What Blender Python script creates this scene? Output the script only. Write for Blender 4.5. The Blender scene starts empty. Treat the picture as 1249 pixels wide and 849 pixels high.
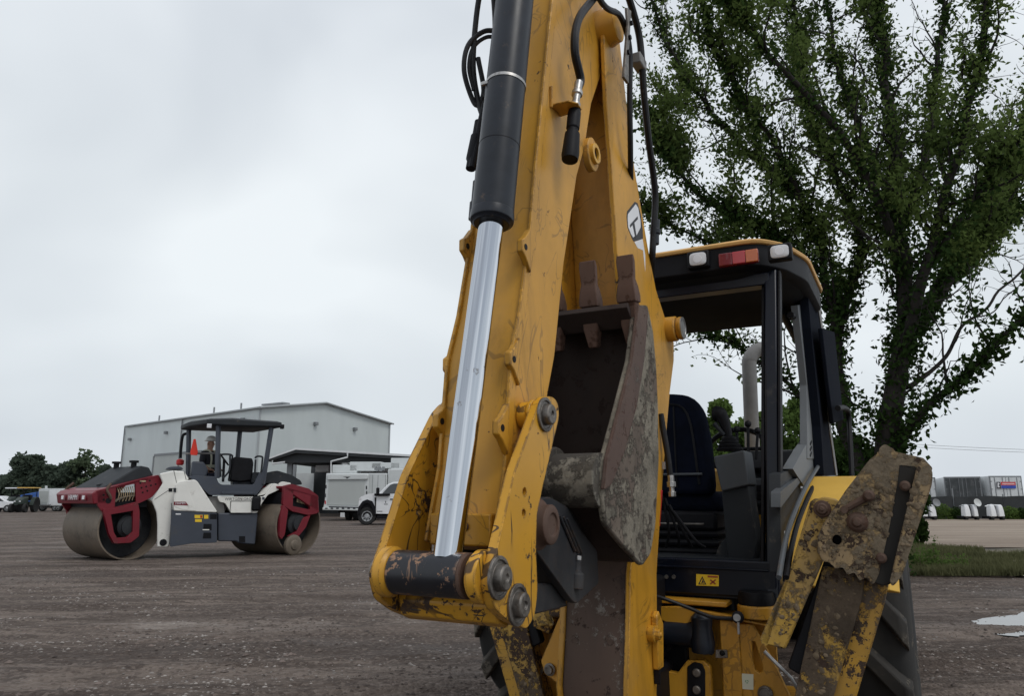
import bpy, bmesh, math, random
import numpy as np
from mathutils import Vector, Matrix, noise
random.seed(7); rng = np.random.default_rng(7)
sc = bpy.context.scene
PI = math.pi
# ------------------------------------------------------------------ camera
F, CX, CY, PITCH, CH = 900.0, 624.5, 424.5, math.radians(11.4), 1.35
cd = bpy.data.cameras.new('camera'); cam = bpy.data.objects.new('camera', cd); sc.collection.objects.link(cam)
cam.location = (0, 0, CH); cam.rotation_euler = (math.radians(90) + PITCH, 0, 0)
cd.sensor_width = 36; cd.lens = 36 * F / 1249; cd.clip_start = .05; cd.clip_end = 3000
sc.camera = cam
# ------------------------------------------------------------------ world: overcast sky
SUN_EL, SUN_AZ = math.radians(55), math.radians(140)
w = bpy.data.worlds.new('World'); sc.world = w; w.use_nodes = True
nt = w.node_tree; nt.nodes.clear()
def N(nt, typ, **kw):
    n = nt.nodes.new(typ)
    for k, v in kw.items():
        if k.startswith('i_'):
            n.inputs[k[2:].replace('_', ' ')].default_value = v
        else: setattr(n, k, v)
    return n
L = nt.links.new
sky = N(nt, 'ShaderNodeTexSky', sky_type='NISHITA', sun_disc=False, sun_elevation=SUN_EL, sun_rotation=SUN_AZ)
tc = N(nt, 'ShaderNodeTexCoord'); sep = N(nt, 'ShaderNodeSeparateXYZ'); L(tc.outputs['Generated'], sep.inputs[0])
mp = N(nt, 'ShaderNodeMapping'); mp.inputs['Scale'].default_value = (1.0, 1.0, 1.5); L(tc.outputs['Generated'], mp.inputs[0])
n1 = N(nt, 'ShaderNodeTexNoise', i_Scale=2.1, i_Detail=3.5, i_Roughness=.42, i_Distortion=.35); L(mp.outputs[0], n1.inputs['Vector'])
cr = N(nt, 'ShaderNodeValToRGB'); e = cr.color_ramp.elements
e[0].position = .36; e[0].color = (6.5, 7.0, 7.45, 1); e[1].position = .66; e[1].color = (8.6, 9.1, 9.4, 1)
L(n1.outputs['Fac'], cr.inputs[0])
gr = N(nt, 'ShaderNodeValToRGB'); e = gr.color_ramp.elements
e[0].position = 0.0; e[0].color = (1.02, 1.02, 1.04, 1); e[1].position = 1; e[1].color = (.90, .90, .95, 1)
m_ = e.new(.10); m_.color = (1.0, 1.005, 1.01, 1)
m_ = e.new(.35); m_.color = (1.03, 1.03, 1.03, 1)
L(sep.outputs[2], gr.inputs[0])
mul = N(nt, 'ShaderNodeMix', data_type='RGBA', blend_type='MULTIPLY'); mul.inputs[0].default_value = 1
L(cr.outputs[0], mul.inputs[6]); L(gr.outputs[0], mul.inputs[7])
mix = N(nt, 'ShaderNodeMix', data_type='RGBA'); mix.inputs[0].default_value = .97
L(sky.outputs[0], mix.inputs[6]); L(mul.outputs[2], mix.inputs[7])
bg = N(nt, 'ShaderNodeBackground'); bg.inputs[1].default_value = .1
L(mix.outputs[2], bg.inputs[0]); wo = N(nt, 'ShaderNodeOutputWorld'); L(bg.outputs[0], wo.inputs[0])
ld = bpy.data.lights.new('sun', 'SUN'); ld.energy = 1.1; ld.angle = math.radians(20); ld.color = (1, .97, .92)
lo = bpy.data.objects.new('sun', ld); sc.collection.objects.link(lo)
lo.rotation_euler = (PI/2 - SUN_EL, 0, -SUN_AZ + PI) ; lo.location = (0, 0, 50)
sc.view_settings.view_transform = 'Standard'; sc.view_settings.look = 'None'
sc.view_settings.exposure = 0.0; sc.view_settings.gamma = 1.0; sc.view_settings.use_curve_mapping = False
sc.cycles.max_bounces = 6; sc.cycles.caustics_reflective = False; sc.cycles.caustics_refractive = False

# ------------------------------------------------------------------ frames and rays
def ray(px, py):
    a = (px - CX) / F; b = (CY - py) / F
    return Vector((a, math.cos(PITCH) - b * math.sin(PITCH), math.sin(PITCH) + b * math.cos(PITCH)))
class Frame:
    def __init__(s, o, rz):
        s.o = Vector(o); s.rz = rz; s.R = Matrix.Rotation(-rz, 3, 'Z')
    def hit(s, px, py, ax, v):
        c = s.R @ (Vector((0, 0, CH)) - s.o); d = s.R @ ray(px, py)
        return c + d * ((v - c[ax]) / d[ax])
    def X(s, x, pts): return [(p.y, p.z) for p in (s.hit(a, b, 0, x) for a, b in pts)]
    def Y(s, y, pts): return [(p.x, p.z) for p in (s.hit(a, b, 1, y) for a, b in pts)]
W0 = Frame((0, 0, 0), 0)

# ------------------------------------------------------------------ mesh builder
def catmull(P, n=6):
    P = [Vector(p) for p in P]
    if len(P) < 3: return P
    Q = [P[0] * 2 - P[1]] + P + [P[-1] * 2 - P[-2]]; out = []
    for i in range(1, len(Q) - 2):
        a, b, c, d = Q[i-1:i+3]
        for k in range(n):
            t = k / n
            out.append(.5 * ((2*b) + (c-a)*t + (2*a-5*b+4*c-d)*t*t + (3*b-a-3*c+d)*t**3))
    return out + [P[-1]]
class MB:
    def __init__(s): s.v = []; s.f = []
    def add(s, vs, fs):
        b = len(s.v); s.v += [tuple(v) for v in vs]; s.f += [tuple(i + b for i in f) for f in fs]; return s
    def box(s, lo, hi):
        x0, y0, z0 = lo; x1, y1, z1 = hi
        return s.add([(x0,y0,z0),(x1,y0,z0),(x1,y1,z0),(x0,y1,z0),(x0,y0,z1),(x1,y0,z1),(x1,y1,z1),(x0,y1,z1)],
                     [(3,2,1,0),(4,5,6,7),(0,1,5,4),(1,2,6,5),(2,3,7,6),(3,0,4,7)])
    def cbox(s, c, sz, M=None):
        b = MB().box([-q/2 for q in sz], [q/2 for q in sz]); M = M or Matrix.Identity(3)
        return s.add([M @ Vector(v) + Vector(c) for v in b.v], b.f)
    def prism(s, ax, a0, a1, poly, holes=()):
        def mk(a, p):
            return (a, p[0], p[1]) if ax == 0 else ((p[0], a, p[1]) if ax == 1 else (p[0], p[1], a))
        if holes:
            bm = bmesh.new(); es = []
            loops = []
            for lp in [poly] + list(holes):
                vs = [bm.verts.new(mk(a0, p)) for p in lp]; loops.append(len(vs))
                es += [bm.edges.new((vs[i], vs[(i+1) % len(vs)])) for i in range(len(vs))]
            bm.verts.index_update()
            bmesh.ops.triangle_fill(bm, edges=es, use_beauty=True)
            bm.verts.index_update(); n = len(bm.verts)
            V = [v.co.copy() for v in bm.verts]; FF = [tuple(v.index for v in f.verts) for f in bm.faces]; bm.free()
            V2 = [Vector(mk(a1, (v[1], v[2]) if ax == 0 else ((v[0], v[2]) if ax == 1 else (v[0], v[1])))) for v in V]
            fs = FF + [tuple(n + i for i in reversed(f)) for f in FF]; b = 0
            for c in loops:
                fs += [(b+i, b+(i+1) % c, n+b+(i+1) % c, n+b+i) for i in range(c)]; b += c
            return s.add(V + V2, fs)
        n = len(poly)
        return s.add([mk(a0, p) for p in poly] + [mk(a1, p) for p in poly],
                     [tuple(range(n-1, -1, -1)), tuple(range(n, 2*n))] + [(i, (i+1) % n, n+(i+1) % n, n+i) for i in range(n)])
    def loft(s, rings, cap=True, closed=True):
        n = len(rings[0]); b = []
        for r in rings: b += list(r)
        fs = []
        for k in range(len(rings)-1):
            for i in range(n if closed else n-1):
                fs.append((k*n+i, k*n+(i+1) % n, (k+1)*n+(i+1) % n, (k+1)*n+i))
        if cap: fs += [tuple(range(n-1, -1, -1)), tuple(range((len(rings)-1)*n, len(rings)*n))]
        return s.add(b, fs)
    def cyl(s, p0, p1, r0, r1=None, seg=20): return s.tube([p0, p1], [r0, r0 if r1 is None else r1], seg)
    def tube(s, path, r, seg=10, cap=True):
        P = [Vector(p) for p in path]; n = len(P)
        if not hasattr(r, '__len__'): r = [r]*n
        if len(r) != n: r = [r[0] + (r[-1]-r[0]) * i/(n-1) for i in range(n)]
        rings = []; up = None
        for i in range(n):
            d = (P[min(i+1, n-1)] - P[max(i-1, 0)])
            if d.length < 1e-9: d = Vector((0, 0, 1))
            d.normalize()
            if up is None:
                up = Vector((0, 0, 1)) if abs(d.z) < .9 else Vector((0, 1, 0))
            a = up - d * up.dot(d)
            if a.length < 1e-6: a = d.orthogonal()
            a.normalize(); b = d.cross(a); up = a
            rings.append([P[i] + (a*math.cos(t) + b*math.sin(t))*r[i] for t in (2*PI*k/seg for k in range(seg))])
        return s.loft(rings, cap)
    def stack(s, c, axis, prof, seg=24, cap=None):
        """lathe: prof = [(offset along axis, radius)...]"""
        c = Vector(c); d = Vector(axis).normalized(); a = d.orthogonal().normalized(); b = d.cross(a)
        rings = [[c + d*o + (a*math.cos(t)+b*math.sin(t))*max(r, 1e-4) for t in (2*PI*k/seg for k in range(seg))] for o, r in prof]
        if cap is None: cap = prof[0] != prof[-1]
        return s.loft(rings, cap)
    def ball(s, c, r, seg=12, rg=8):
        c = Vector(c); r = Vector(r if hasattr(r, '__len__') else (r, r, r))
        rings = []
        for k in range(rg+1):
            p = PI*k/rg; q = max(math.sin(p), .01)
            rings.append([c + Vector((r.x*q*math.cos(t), r.y*q*math.sin(t), -r.z*math.cos(p))) for t in (2*PI*i/seg for i in range(seg))])
        return s.loft(rings)
def tag(o, label=None, cat=None, group=None, kind=None):
    if label: o['label'] = label
    if cat: o['category'] = cat
    if group: o['group'] = group
    if kind: o['kind'] = kind
    return o
def mesh(name, mb, mat, sharp=35, fixn=True):
    me = bpy.data.meshes.new(name); me.from_pydata(mb.v, [], mb.f)
    if fixn:
        bm = bmesh.new(); bm.from_mesh(me); bmesh.ops.recalc_face_normals(bm, faces=bm.faces); bm.to_mesh(me); bm.free()
    me.materials.append(mat)
    me.shade_smooth(); me.set_sharp_from_angle(angle=math.radians(sharp))
    return me
def obj(name, mb, mat, parent=None, bevel=0, sharp=35, fixn=True, seg=2):
    me = mb if isinstance(mb, bpy.types.Mesh) else mesh(name, mb, mat, sharp, fixn)
    o = bpy.data.objects.new(name, me); sc.collection.objects.link(o)
    if parent: o.parent = parent
    if bevel:
        b = o.modifiers.new('bevel', 'BEVEL'); b.width = bevel; b.segments = seg; b.limit_method = 'ANGLE'; b.angle_limit = math.radians(40)
        b.harden_normals = False
    return o
def thing(name, label, cat, loc=(0, 0, 0), rz=0, group=None):
    o = bpy.data.objects.new(name, None); sc.collection.objects.link(o); o.location = loc; o.rotation_euler = (0, 0, rz)
    o.empty_display_size = .2
    return tag(o, label, cat, group)
def put(me, name, parent, loc=(0, 0, 0), rot=(0, 0, 0), scale=(1, 1, 1)):
    o = bpy.data.objects.new(name, me); sc.collection.objects.link(o); o.parent = parent
    o.location = loc; o.rotation_euler = rot; o.scale = scale; return o

# ------------------------------------------------------------------ materials
def newmat(name):
    m = bpy.data.materials.new(name); m.use_nodes = True; nt = m.node_tree; nt.nodes.clear()
    out = nt.nodes.new('ShaderNodeOutputMaterial'); b = nt.nodes.new('ShaderNodeBsdfPrincipled'); nt.links.new(b.outputs[0], out.inputs[0])
    return m, nt, b
def c4(c): return (c[0], c[1], c[2], 1)
def mixc(nt, fac, a, b, mode='MIX'):
    n = nt.nodes.new('ShaderNodeMix'); n.data_type = 'RGBA'; n.blend_type = mode
    for i, v in ((0, fac), (6, a), (7, b)):
        if isinstance(v, (float, int)): n.inputs[i].default_value = v
        elif isinstance(v, tuple): n.inputs[i].default_value = c4(v)
        else: nt.links.new(v, n.inputs[i])
    return n.outputs[2]
def math_(nt, op, a, b=None, clamp=False):
    n = nt.nodes.new('ShaderNodeMath'); n.operation = op; n.use_clamp = clamp
    for i, v in ((0, a), (1, b)):
        if v is None: continue
        if isinstance(v, (float, int)): n.inputs[i].default_value = v
        else: nt.links.new(v, n.inputs[i])
    return n.outputs[0]
def nz(nt, scale, detail=4, rough=.55, stretch=None, dist=0, off=(0, 0, 0), rot=(0, 0, 0)):
    tc = nt.nodes.new('ShaderNodeTexCoord'); mp = nt.nodes.new('ShaderNodeMapping')
    mp.inputs['Scale'].default_value = stretch or (1, 1, 1); mp.inputs['Location'].default_value = off; mp.inputs['Rotation'].default_value = rot
    nt.links.new(tc.outputs['Object'], mp.inputs[0])
    n = nt.nodes.new('ShaderNodeTexNoise'); n.inputs['Scale'].default_value = scale; n.inputs['Detail'].default_value = detail
    n.inputs['Roughness'].default_value = rough; n.inputs['Distortion'].default_value = dist
    nt.links.new(mp.outputs[0], n.inputs['Vector']); return n.outputs['Fac']
def step(nt, v, lo, hi):
    n = nt.nodes.new('ShaderNodeMapRange'); n.interpolation_type = 'SMOOTHSTEP'
    nt.links.new(v, n.inputs[0]); n.inputs[1].default_value = lo; n.inputs[2].default_value = hi; return n.outputs[0]
def bump(nt, b, h, strength=.3, dist=.01):
    n = nt.nodes.new('ShaderNodeBump'); n.inputs['Strength'].default_value = strength; n.inputs['Distance'].default_value = dist
    nt.links.new(h, n.inputs['Height']); nt.links.new(n.outputs[0], b.inputs['Normal'])
def plain(name, col, rough=.5, metal=0, var=.12, scale=6, bmp=0, dirt=0, dirtcol=(.12, .10, .08), spec=.35):
    m, nt, b = newmat(name)
    v = nz(nt, scale, 5, .6)
    c = mixc(nt, step(nt, v, .3, .7), tuple(x*(1-var) for x in col), tuple(min(1, x*(1+var)) for x in col))
    if dirt:
        d = step(nt, nz(nt, scale*1.7, 8, .7, off=(3, 1, 7)), .62-dirt*.35, .78-dirt*.2)
        c = mixc(nt, math_(nt, 'MULTIPLY', d, .8), c, dirtcol)
    nt.links.new(c, b.inputs['Base Color']); b.inputs['Metallic'].default_value = metal
    r = math_(nt, 'ADD', math_(nt, 'MULTIPLY', v, .25), rough-.12, True); nt.links.new(r, b.inputs['Roughness'])
    b.inputs['Specular IOR Level'].default_value = spec
    if bmp: bump(nt, b, nz(nt, scale*8, 6, .7), bmp, .004)
    return m
def worn(name, col, chips=.3, rust=(.035, .02, .013), dust=.3, dustcol=(.30, .22, .14), rough=.38, cs=9, scratch=.5, mud=0, mudcol=(.16, .12, .085), bmp=.15, dark=0):
    """paint with chips to rusty steel, scratches, a dusty film and caked mud"""
    m, nt, b = newmat(name)
    big = nz(nt, 2.2, 4, .6, off=(1, 5, 2)); fine = nz(nt, cs*4, 7, .72); mid = nz(nt, cs, 6, .68, dist=.6, off=(7, 3, 1))
    c = mixc(nt, step(nt, big, .3, .7), tuple(x*.88 for x in col), tuple(x*1.1 for x in col))
    dm = math_(nt, 'MULTIPLY', step(nt, nz(nt, 3.1, 6, .65, off=(2, 9, 4)), .40, .72), dust)
    c = mixc(nt, dm, c, dustcol)
    c = mixc(nt, math_(nt, 'MULTIPLY', step(nt, nz(nt, 1.3, 7, .7, (3, 3, .8), .4, off=(6, 1, 3)), .48, .68), .45), c, tuple(x*.45 for x in col))
    # long scratches and short gouges
    sm = None
    if scratch:
        for sc_, off, wd, mk, st in ((1.5, (0, 0, 0), .0075, .50, (1, 1.6, .7)), (3.4, (4, 2, 9), .011, .53, (1, .7, 1.5)), (6.5, (1, 8, 3), .020, .59, (1.2, 1, .6))):
            n_ = nz(nt, sc_, 3.5, .5, st, 1.6, off, (.5, .2, 0))
            ln = math_(nt, 'SUBTRACT', 1.0, step(nt, math_(nt, 'ABSOLUTE', math_(nt, 'SUBTRACT', n_, .5)), wd*.6, wd))
            q = math_(nt, 'MULTIPLY', ln, step(nt, nz(nt, 2.6, 3, .5, off=(off[1]+2, off[0], 5)), mk, mk+.05))
            sm = q if sm is None else math_(nt, 'MAXIMUM', sm, q)
        c = mixc(nt, math_(nt, 'MULTIPLY', sm, min(1, .9*scratch)), c, rust)
    t = .665 - chips*.27
    comb = math_(nt, 'ADD', math_(nt, 'MULTIPLY', mid, .6), math_(nt, 'MULTIPLY', fine, .4))
    ch = step(nt, comb, t, t+.012)
    if chips:
        bv = nt.nodes.new('ShaderNodeBevel'); bv.samples = 4; bv.inputs[0].default_value = .014; ge = nt.nodes.new('ShaderNodeNewGeometry')
        dt = nt.nodes.new('ShaderNodeVectorMath'); dt.operation = 'DOT_PRODUCT'; nt.links.new(bv.outputs[0], dt.inputs[0]); nt.links.new(ge.outputs['True Normal'], dt.inputs[1])
        ed = math_(nt, 'SUBTRACT', 1.0, step(nt, dt.outputs['Value'], .80, .985))
        ed = math_(nt, 'MULTIPLY', ed, step(nt, math_(nt, 'ADD', math_(nt, 'MULTIPLY', mid, .5), math_(nt, 'MULTIPLY', fine, .5)), .50-chips*.12, .54-chips*.12))
        ch = math_(nt, 'MAXIMUM', ch, ed)
    rc = mixc(nt, fine, tuple(x*.6 for x in rust), tuple(x*2.0 for x in rust))
    c = mixc(nt, ch, c, rc)
    rr = math_(nt, 'ADD', math_(nt, 'MULTIPLY', ch, .35), rough, True)
    rr = math_(nt, 'ADD', rr, math_(nt, 'MULTIPLY', dm, .45), True)
    h = math_(nt, 'SUBTRACT', .5, math_(nt, 'MULTIPLY', ch, .5))
    if mud:
        mm = math_(nt, 'ADD', math_(nt, 'MULTIPLY', nz(nt, 3.4, 3, .5, off=(5, 5, 1)), .45), math_(nt, 'MULTIPLY', nz(nt, 16, 8, .75, off=(0, 2, 6)), .55))
        t = .68 - mud*.36; ms = step(nt, mm, t, t+.05)
        mc = mixc(nt, nz(nt, 40, 6, .8), tuple(x*.45 for x in mudcol), tuple(x*1.6 for x in mudcol))
        mc = mixc(nt, math_(nt, 'MULTIPLY', step(nt, nz(nt, 4.5, 7, .7, off=(8, 1, 4)), .42, .64), .7), mc, tuple(x*.38 for x in mudcol))
        c = mixc(nt, ms, c, mc); rr = math_(nt, 'ADD', rr, math_(nt, 'MULTIPLY', ms, .5), True)
        h = math_(nt, 'ADD', h, math_(nt, 'MULTIPLY', ms, math_(nt, 'ADD', .6, math_(nt, 'MULTIPLY', nz(nt, 45, 6, .8), 1.2))))
    nt.links.new(c, b.inputs['Base Color']); nt.links.new(rr, b.inputs['Roughness'])
    bump(nt, b, math_(nt, 'ADD', h, math_(nt, 'MULTIPLY', big, .6)), bmp, .012)
    b.inputs['Specular IOR Level'].default_value = .45
    return m
YEL = (.56, .275, .024)
M = {}
M['yellow'] = worn('yellow_paint', YEL, chips=.16, dust=.38, dustcol=(.36, .22, .08), cs=7, scratch=.42)
M['yellow_link'] = worn('scratched_yellow_paint', (.60, .30, .02), chips=.34, dust=.12, cs=8, scratch=1.0)
M['yellow_clean'] = worn('yellow_paint_clean', (.62, .33, .03), chips=.02, dust=.15, cs=6, scratch=.15, rough=.35)
M['yellow_fade'] = plain('faded_yellow_fender', (.66, .40, .07), .5, var=.05)
M['yellow_flaked'] = worn('flaked_muddy_yellow', (.42, .23, .03), chips=.66, dust=.6, dustcol=(.22, .15, .08), cs=13, scratch=.8, mud=.55, mudcol=(.11, .082, .06), bmp=.5)
M['yellow_leg'] = worn('chipped_yellow_leg', (.46, .25, .03), chips=.5, dust=.5, dustcol=(.22, .15, .08), cs=11, scratch=.8, mud=.38, mudcol=(.11, .082, .06), bmp=.5)
M['leg_face'] = worn('mud_brown_leg_face', (.42, .25, .04), chips=.62, dust=.6, dustcol=(.2, .14, .08), cs=12, scratch=.8, mud=.60, mudcol=(.13, .095, .065), bmp=.6)
M['yellow_mud'] = worn('mud_caked_yellow', (.46, .28, .05), chips=.45, dust=.6, cs=9, scratch=.6, mud=.56, mudcol=(.22, .165, .10), bmp=.6)
M['mudplate'] = worn('mud_caked_plate', (.34, .23, .10), chips=.5, dust=.6, cs=9, scratch=.6, mud=.66, mudcol=(.22, .175, .12), bmp=.7)
M['rust_plate'] = worn('worn_brown_boom_face', (.085, .05, .035), chips=.35, rust=(.03, .018, .014), dust=.5, dustcol=(.12, .085, .065), cs=7, scratch=.5, mud=.40, mudcol=(.24, .21, .185), bmp=.4, rough=.6)
M['bucket_in'] = worn('rusty_bucket_steel', (.024, .013, .010), chips=.4, rust=(.02, .012, .01), dust=.3, dustcol=(.05, .035, .025), cs=10, scratch=.2, mud=.1, mudcol=(.06, .045, .035), bmp=.5, rough=.75)
M['bucket_side'] = worn('cement_caked_bucket_side', (.11, .082, .064), chips=.25, rust=(.06, .042, .033), dust=.9, dustcol=(.20, .17, .135), cs=22, scratch=.8, mud=.66, mudcol=(.27, .24, .19), bmp=1.0, rough=.8)
M['bucket_edge'] = worn('rusty_worn_edge', (.085, .05, .038), chips=.4, rust=(.05, .025, .018), dust=.5, dustcol=(.14, .11, .09), cs=11, scratch=.3, mud=.25, mudcol=(.25, .23, .2), bmp=.6, rough=.7)
M['tooth'] = worn('rusty_tooth_steel', (.10, .052, .035), chips=.4, rust=(.05, .025, .016), dust=.6, dustcol=(.15, .10, .075), cs=12, scratch=.2, mud=.2, mudcol=(.22, .18, .15), bmp=.5, rough=.7)
M['mudtube'] = worn('muddy_steel_tube', (.05, .043, .036), chips=.2, dust=.5, dustcol=(.14, .125, .10), cs=9, scratch=.2, mud=.5, mudcol=(.24, .22, .18), bmp=.7, rough=.8)
M['blackpaint'] = worn('scratched_black_paint', (.012, .013, .018), chips=.47, rust=(.20, .115, .07), dust=.15, dustcol=(.06, .05, .045), cs=13, scratch=1.0, rough=.32)
M['mudlump'] = plain('dried_mud', (.17, .13, .088), .95, var=.4, scale=20, bmp=.6, spec=.1)
M['blackmud'] = worn('muddy_black_rubber', (.02, .018, .016), chips=.1, dust=.4, dustcol=(.06, .05, .04), cs=8, scratch=0, mud=.3, mudcol=(.12, .095, .07), rough=.8, bmp=.5)
M['coupler'] = worn('muddy_black_coupler', (.016, .018, .023), chips=.05, rust=(.05, .03, .02), dust=.4, dustcol=(.07, .065, .06), cs=7, scratch=.2, mud=.22, mudcol=(.10, .09, .075), rough=.5, bmp=.5)
M['cylblack'] = plain('cylinder_black_paint', (.012, .015, .022), .36, var=.2, scale=14, dirt=.12, dirtcol=(.10, .07, .05))
M['black'] = plain('black_rubbery', (.007, .007, .009), .55, spec=.18, var=.3, scale=10)
M['hose'] = plain('hose_rubber', (.010, .010, .012), .45, spec=.25, var=.3, scale=18, bmp=.2, dirt=.15, dirtcol=(.06, .055, .05))
M['navy'] = plain('dark_navy_cab_paint', (.005, .007, .014), .30, spec=.3, var=.15, scale=4, dirt=.1, dirtcol=(.05, .045, .04))
M['dull'] = plain('dull_navy_panel', (.008, .010, .016), .9, spec=.05, var=.1)
M['luggy'] = worn('dusty_lug_rubber', (.030, .027, .024), chips=0, dust=.9, dustcol=(.115, .096, .075), cs=7, scratch=0, mud=.4, mudcol=(.15, .13, .105), rough=.85, bmp=.4)
M['seat'] = plain('dark_blue_seat_fabric', (.004, .006, .014), .85, spec=.1, var=.3, scale=12, bmp=.3)
M['grey'] = plain('grey_cab_plastic', (.070, .077, .085), .55, var=.08, scale=5, bmp=.1, dirt=.15, dirtcol=(.11, .095, .08))
M['greydark'] = plain('dark_grey_plastic', (.024, .027, .031), .6, spec=.2, var=.1, scale=5, bmp=.1, dirt=.1)
M['greymid'] = plain('mid_grey_cab_plastic', (.13, .14, .15), .55, var=.08, scale=5, dirt=.15, dirtcol=(.14, .12, .10))
M['liner'] = plain('cab_headliner', (.016, .017, .019), .8, spec=.1, var=.1)
M['roofyel'] = plain('roof_cap_yellow', (.62, .36, .12), .5, var=.08)
M['tyre'] = worn('dusty_tyre_rubber', (.020, .020, .020), chips=0, dust=.7, dustcol=(.05, .045, .04), cs=7, scratch=0, mud=.28, mudcol=(.12, .10, .08), rough=.8, bmp=.4)
M['steel'] = plain('bare_steel', (.38, .37, .36), .4, .9, var=.25, scale=20, dirt=.25, dirtcol=(.10, .07, .05))
M['steeldirty'] = plain('dirty_pin_steel', (.17, .155, .14), .45, .7, var=.35, scale=25, dirt=.35, dirtcol=(.05, .04, .03), bmp=.2)
M['rustpin'] = worn('rusty_pin', (.09, .05, .035), chips=.3, rust=(.05, .025, .016), dust=.5, dustcol=(.12, .09, .07), cs=14, scratch=0, mud=.2, rough=.7)
M['red'] = plain('red_plastic', (.45, .02, .02), .4)
M['pipe'] = plain('exhaust_grey', (.17, .165, .16), .55, var=.15, bmp=.1)
def chrome():
    m, nt, b = newmat('chrome_rod')
    v = step(nt, nz(nt, 42, 4, .6, (1, 1, .012)), .42, .60); v2 = step(nt, nz(nt, 26, 2, .5, (1, 1, .006), off=(3, 0, 0)), .50, .58)
    c = mixc(nt, v, (.46, .49, .54), (.66, .68, .72)); c = mixc(nt, math_(nt, 'MULTIPLY', v2, .6), c, (.26, .28, .32))
    c = mixc(nt, math_(nt, 'MULTIPLY', step(nt, nz(nt, 14, 6, .7, off=(0, 4, 0)), .64, .68), .6), c, (.12, .10, .08))
    nt.links.new(c, b.inputs['Base Color']); b.inputs['Metallic'].default_value = 1
    nt.links.new(math_(nt, 'ADD', math_(nt, 'MULTIPLY', v, .03), .055), b.inputs['Roughness']); return m
M['chrome'] = chrome()
def glass(name, col=(.02, .025, .03), rough=.05, metal=0):
    m, nt, b = newmat(name); b.inputs['Base Color'].default_value = c4(col); b.inputs['Roughness'].default_value = rough
    b.inputs['Coat Weight'].default_value = .6; b.inputs['Metallic'].default_value = metal; return m
M['darkglass'] = glass('dark_window_glass')
M['lens'] = glass('lamp_lens', (.62, .62, .64), .25)
M['redlens'] = glass('red_lens', (.40, .012, .02), .2)
M['redlens2'] = glass('dark_red_lens', (.16, .006, .012), .2)
M['orangelens'] = glass('orange_lens', (.48, .10, .012), .2)
def flat(name, col, rough=.5): return plain(name, col, rough, var=.04, scale=3)
M['white_lamp'] = flat('lamp_reflector', (.75, .75, .78), .3)

# ================================================================== GROUND
GX, GY = 6.25, 8.6     # puddle centre
def gh(x, y):
    """height of the yard surface"""
    d = math.hypot(x, y)
    k = min(1.0, 8.0/max(d, 4))
    h = .018*noise.noise(Vector((x*.55, y*1.6, 0))) + .010*noise.noise(Vector((x*2.1+y*.8, y*4.3, 3.)))
    h += .013*noise.noise(Vector((x*7, y*9, 5.)))*k + .006*noise.noise(Vector((x*17, y*19, 8.)))*k
    # wheel ruts sweeping across the yard
    u = y - .28*x
    for c, wd in ((5.3, .28), (6.6, .3), (9.3, .4), (10.9, .45), (4.1, .2), (13.8, .5)):
        q = (u - c + .35*math.sin(x*.35+c))/wd
        if abs(q) < 2.2: h += -.028*math.exp(-q*q) + .020*math.exp(-(abs(q)-1.3)**2*6)
    q = math.hypot((x-GX)/1.35, (y-GY)/.8)
    if q < 1.6: h = h*.8 - .036*max(0, 1-q**2)
    q = math.hypot((x-7.5)/.7, (y-10.3)/.4)
    if q < 1.6: h = h*.8 - .026*max(0, 1-q**2)
    return h if d < 45 else h*max(0, 1-(d-45)/20)
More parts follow.
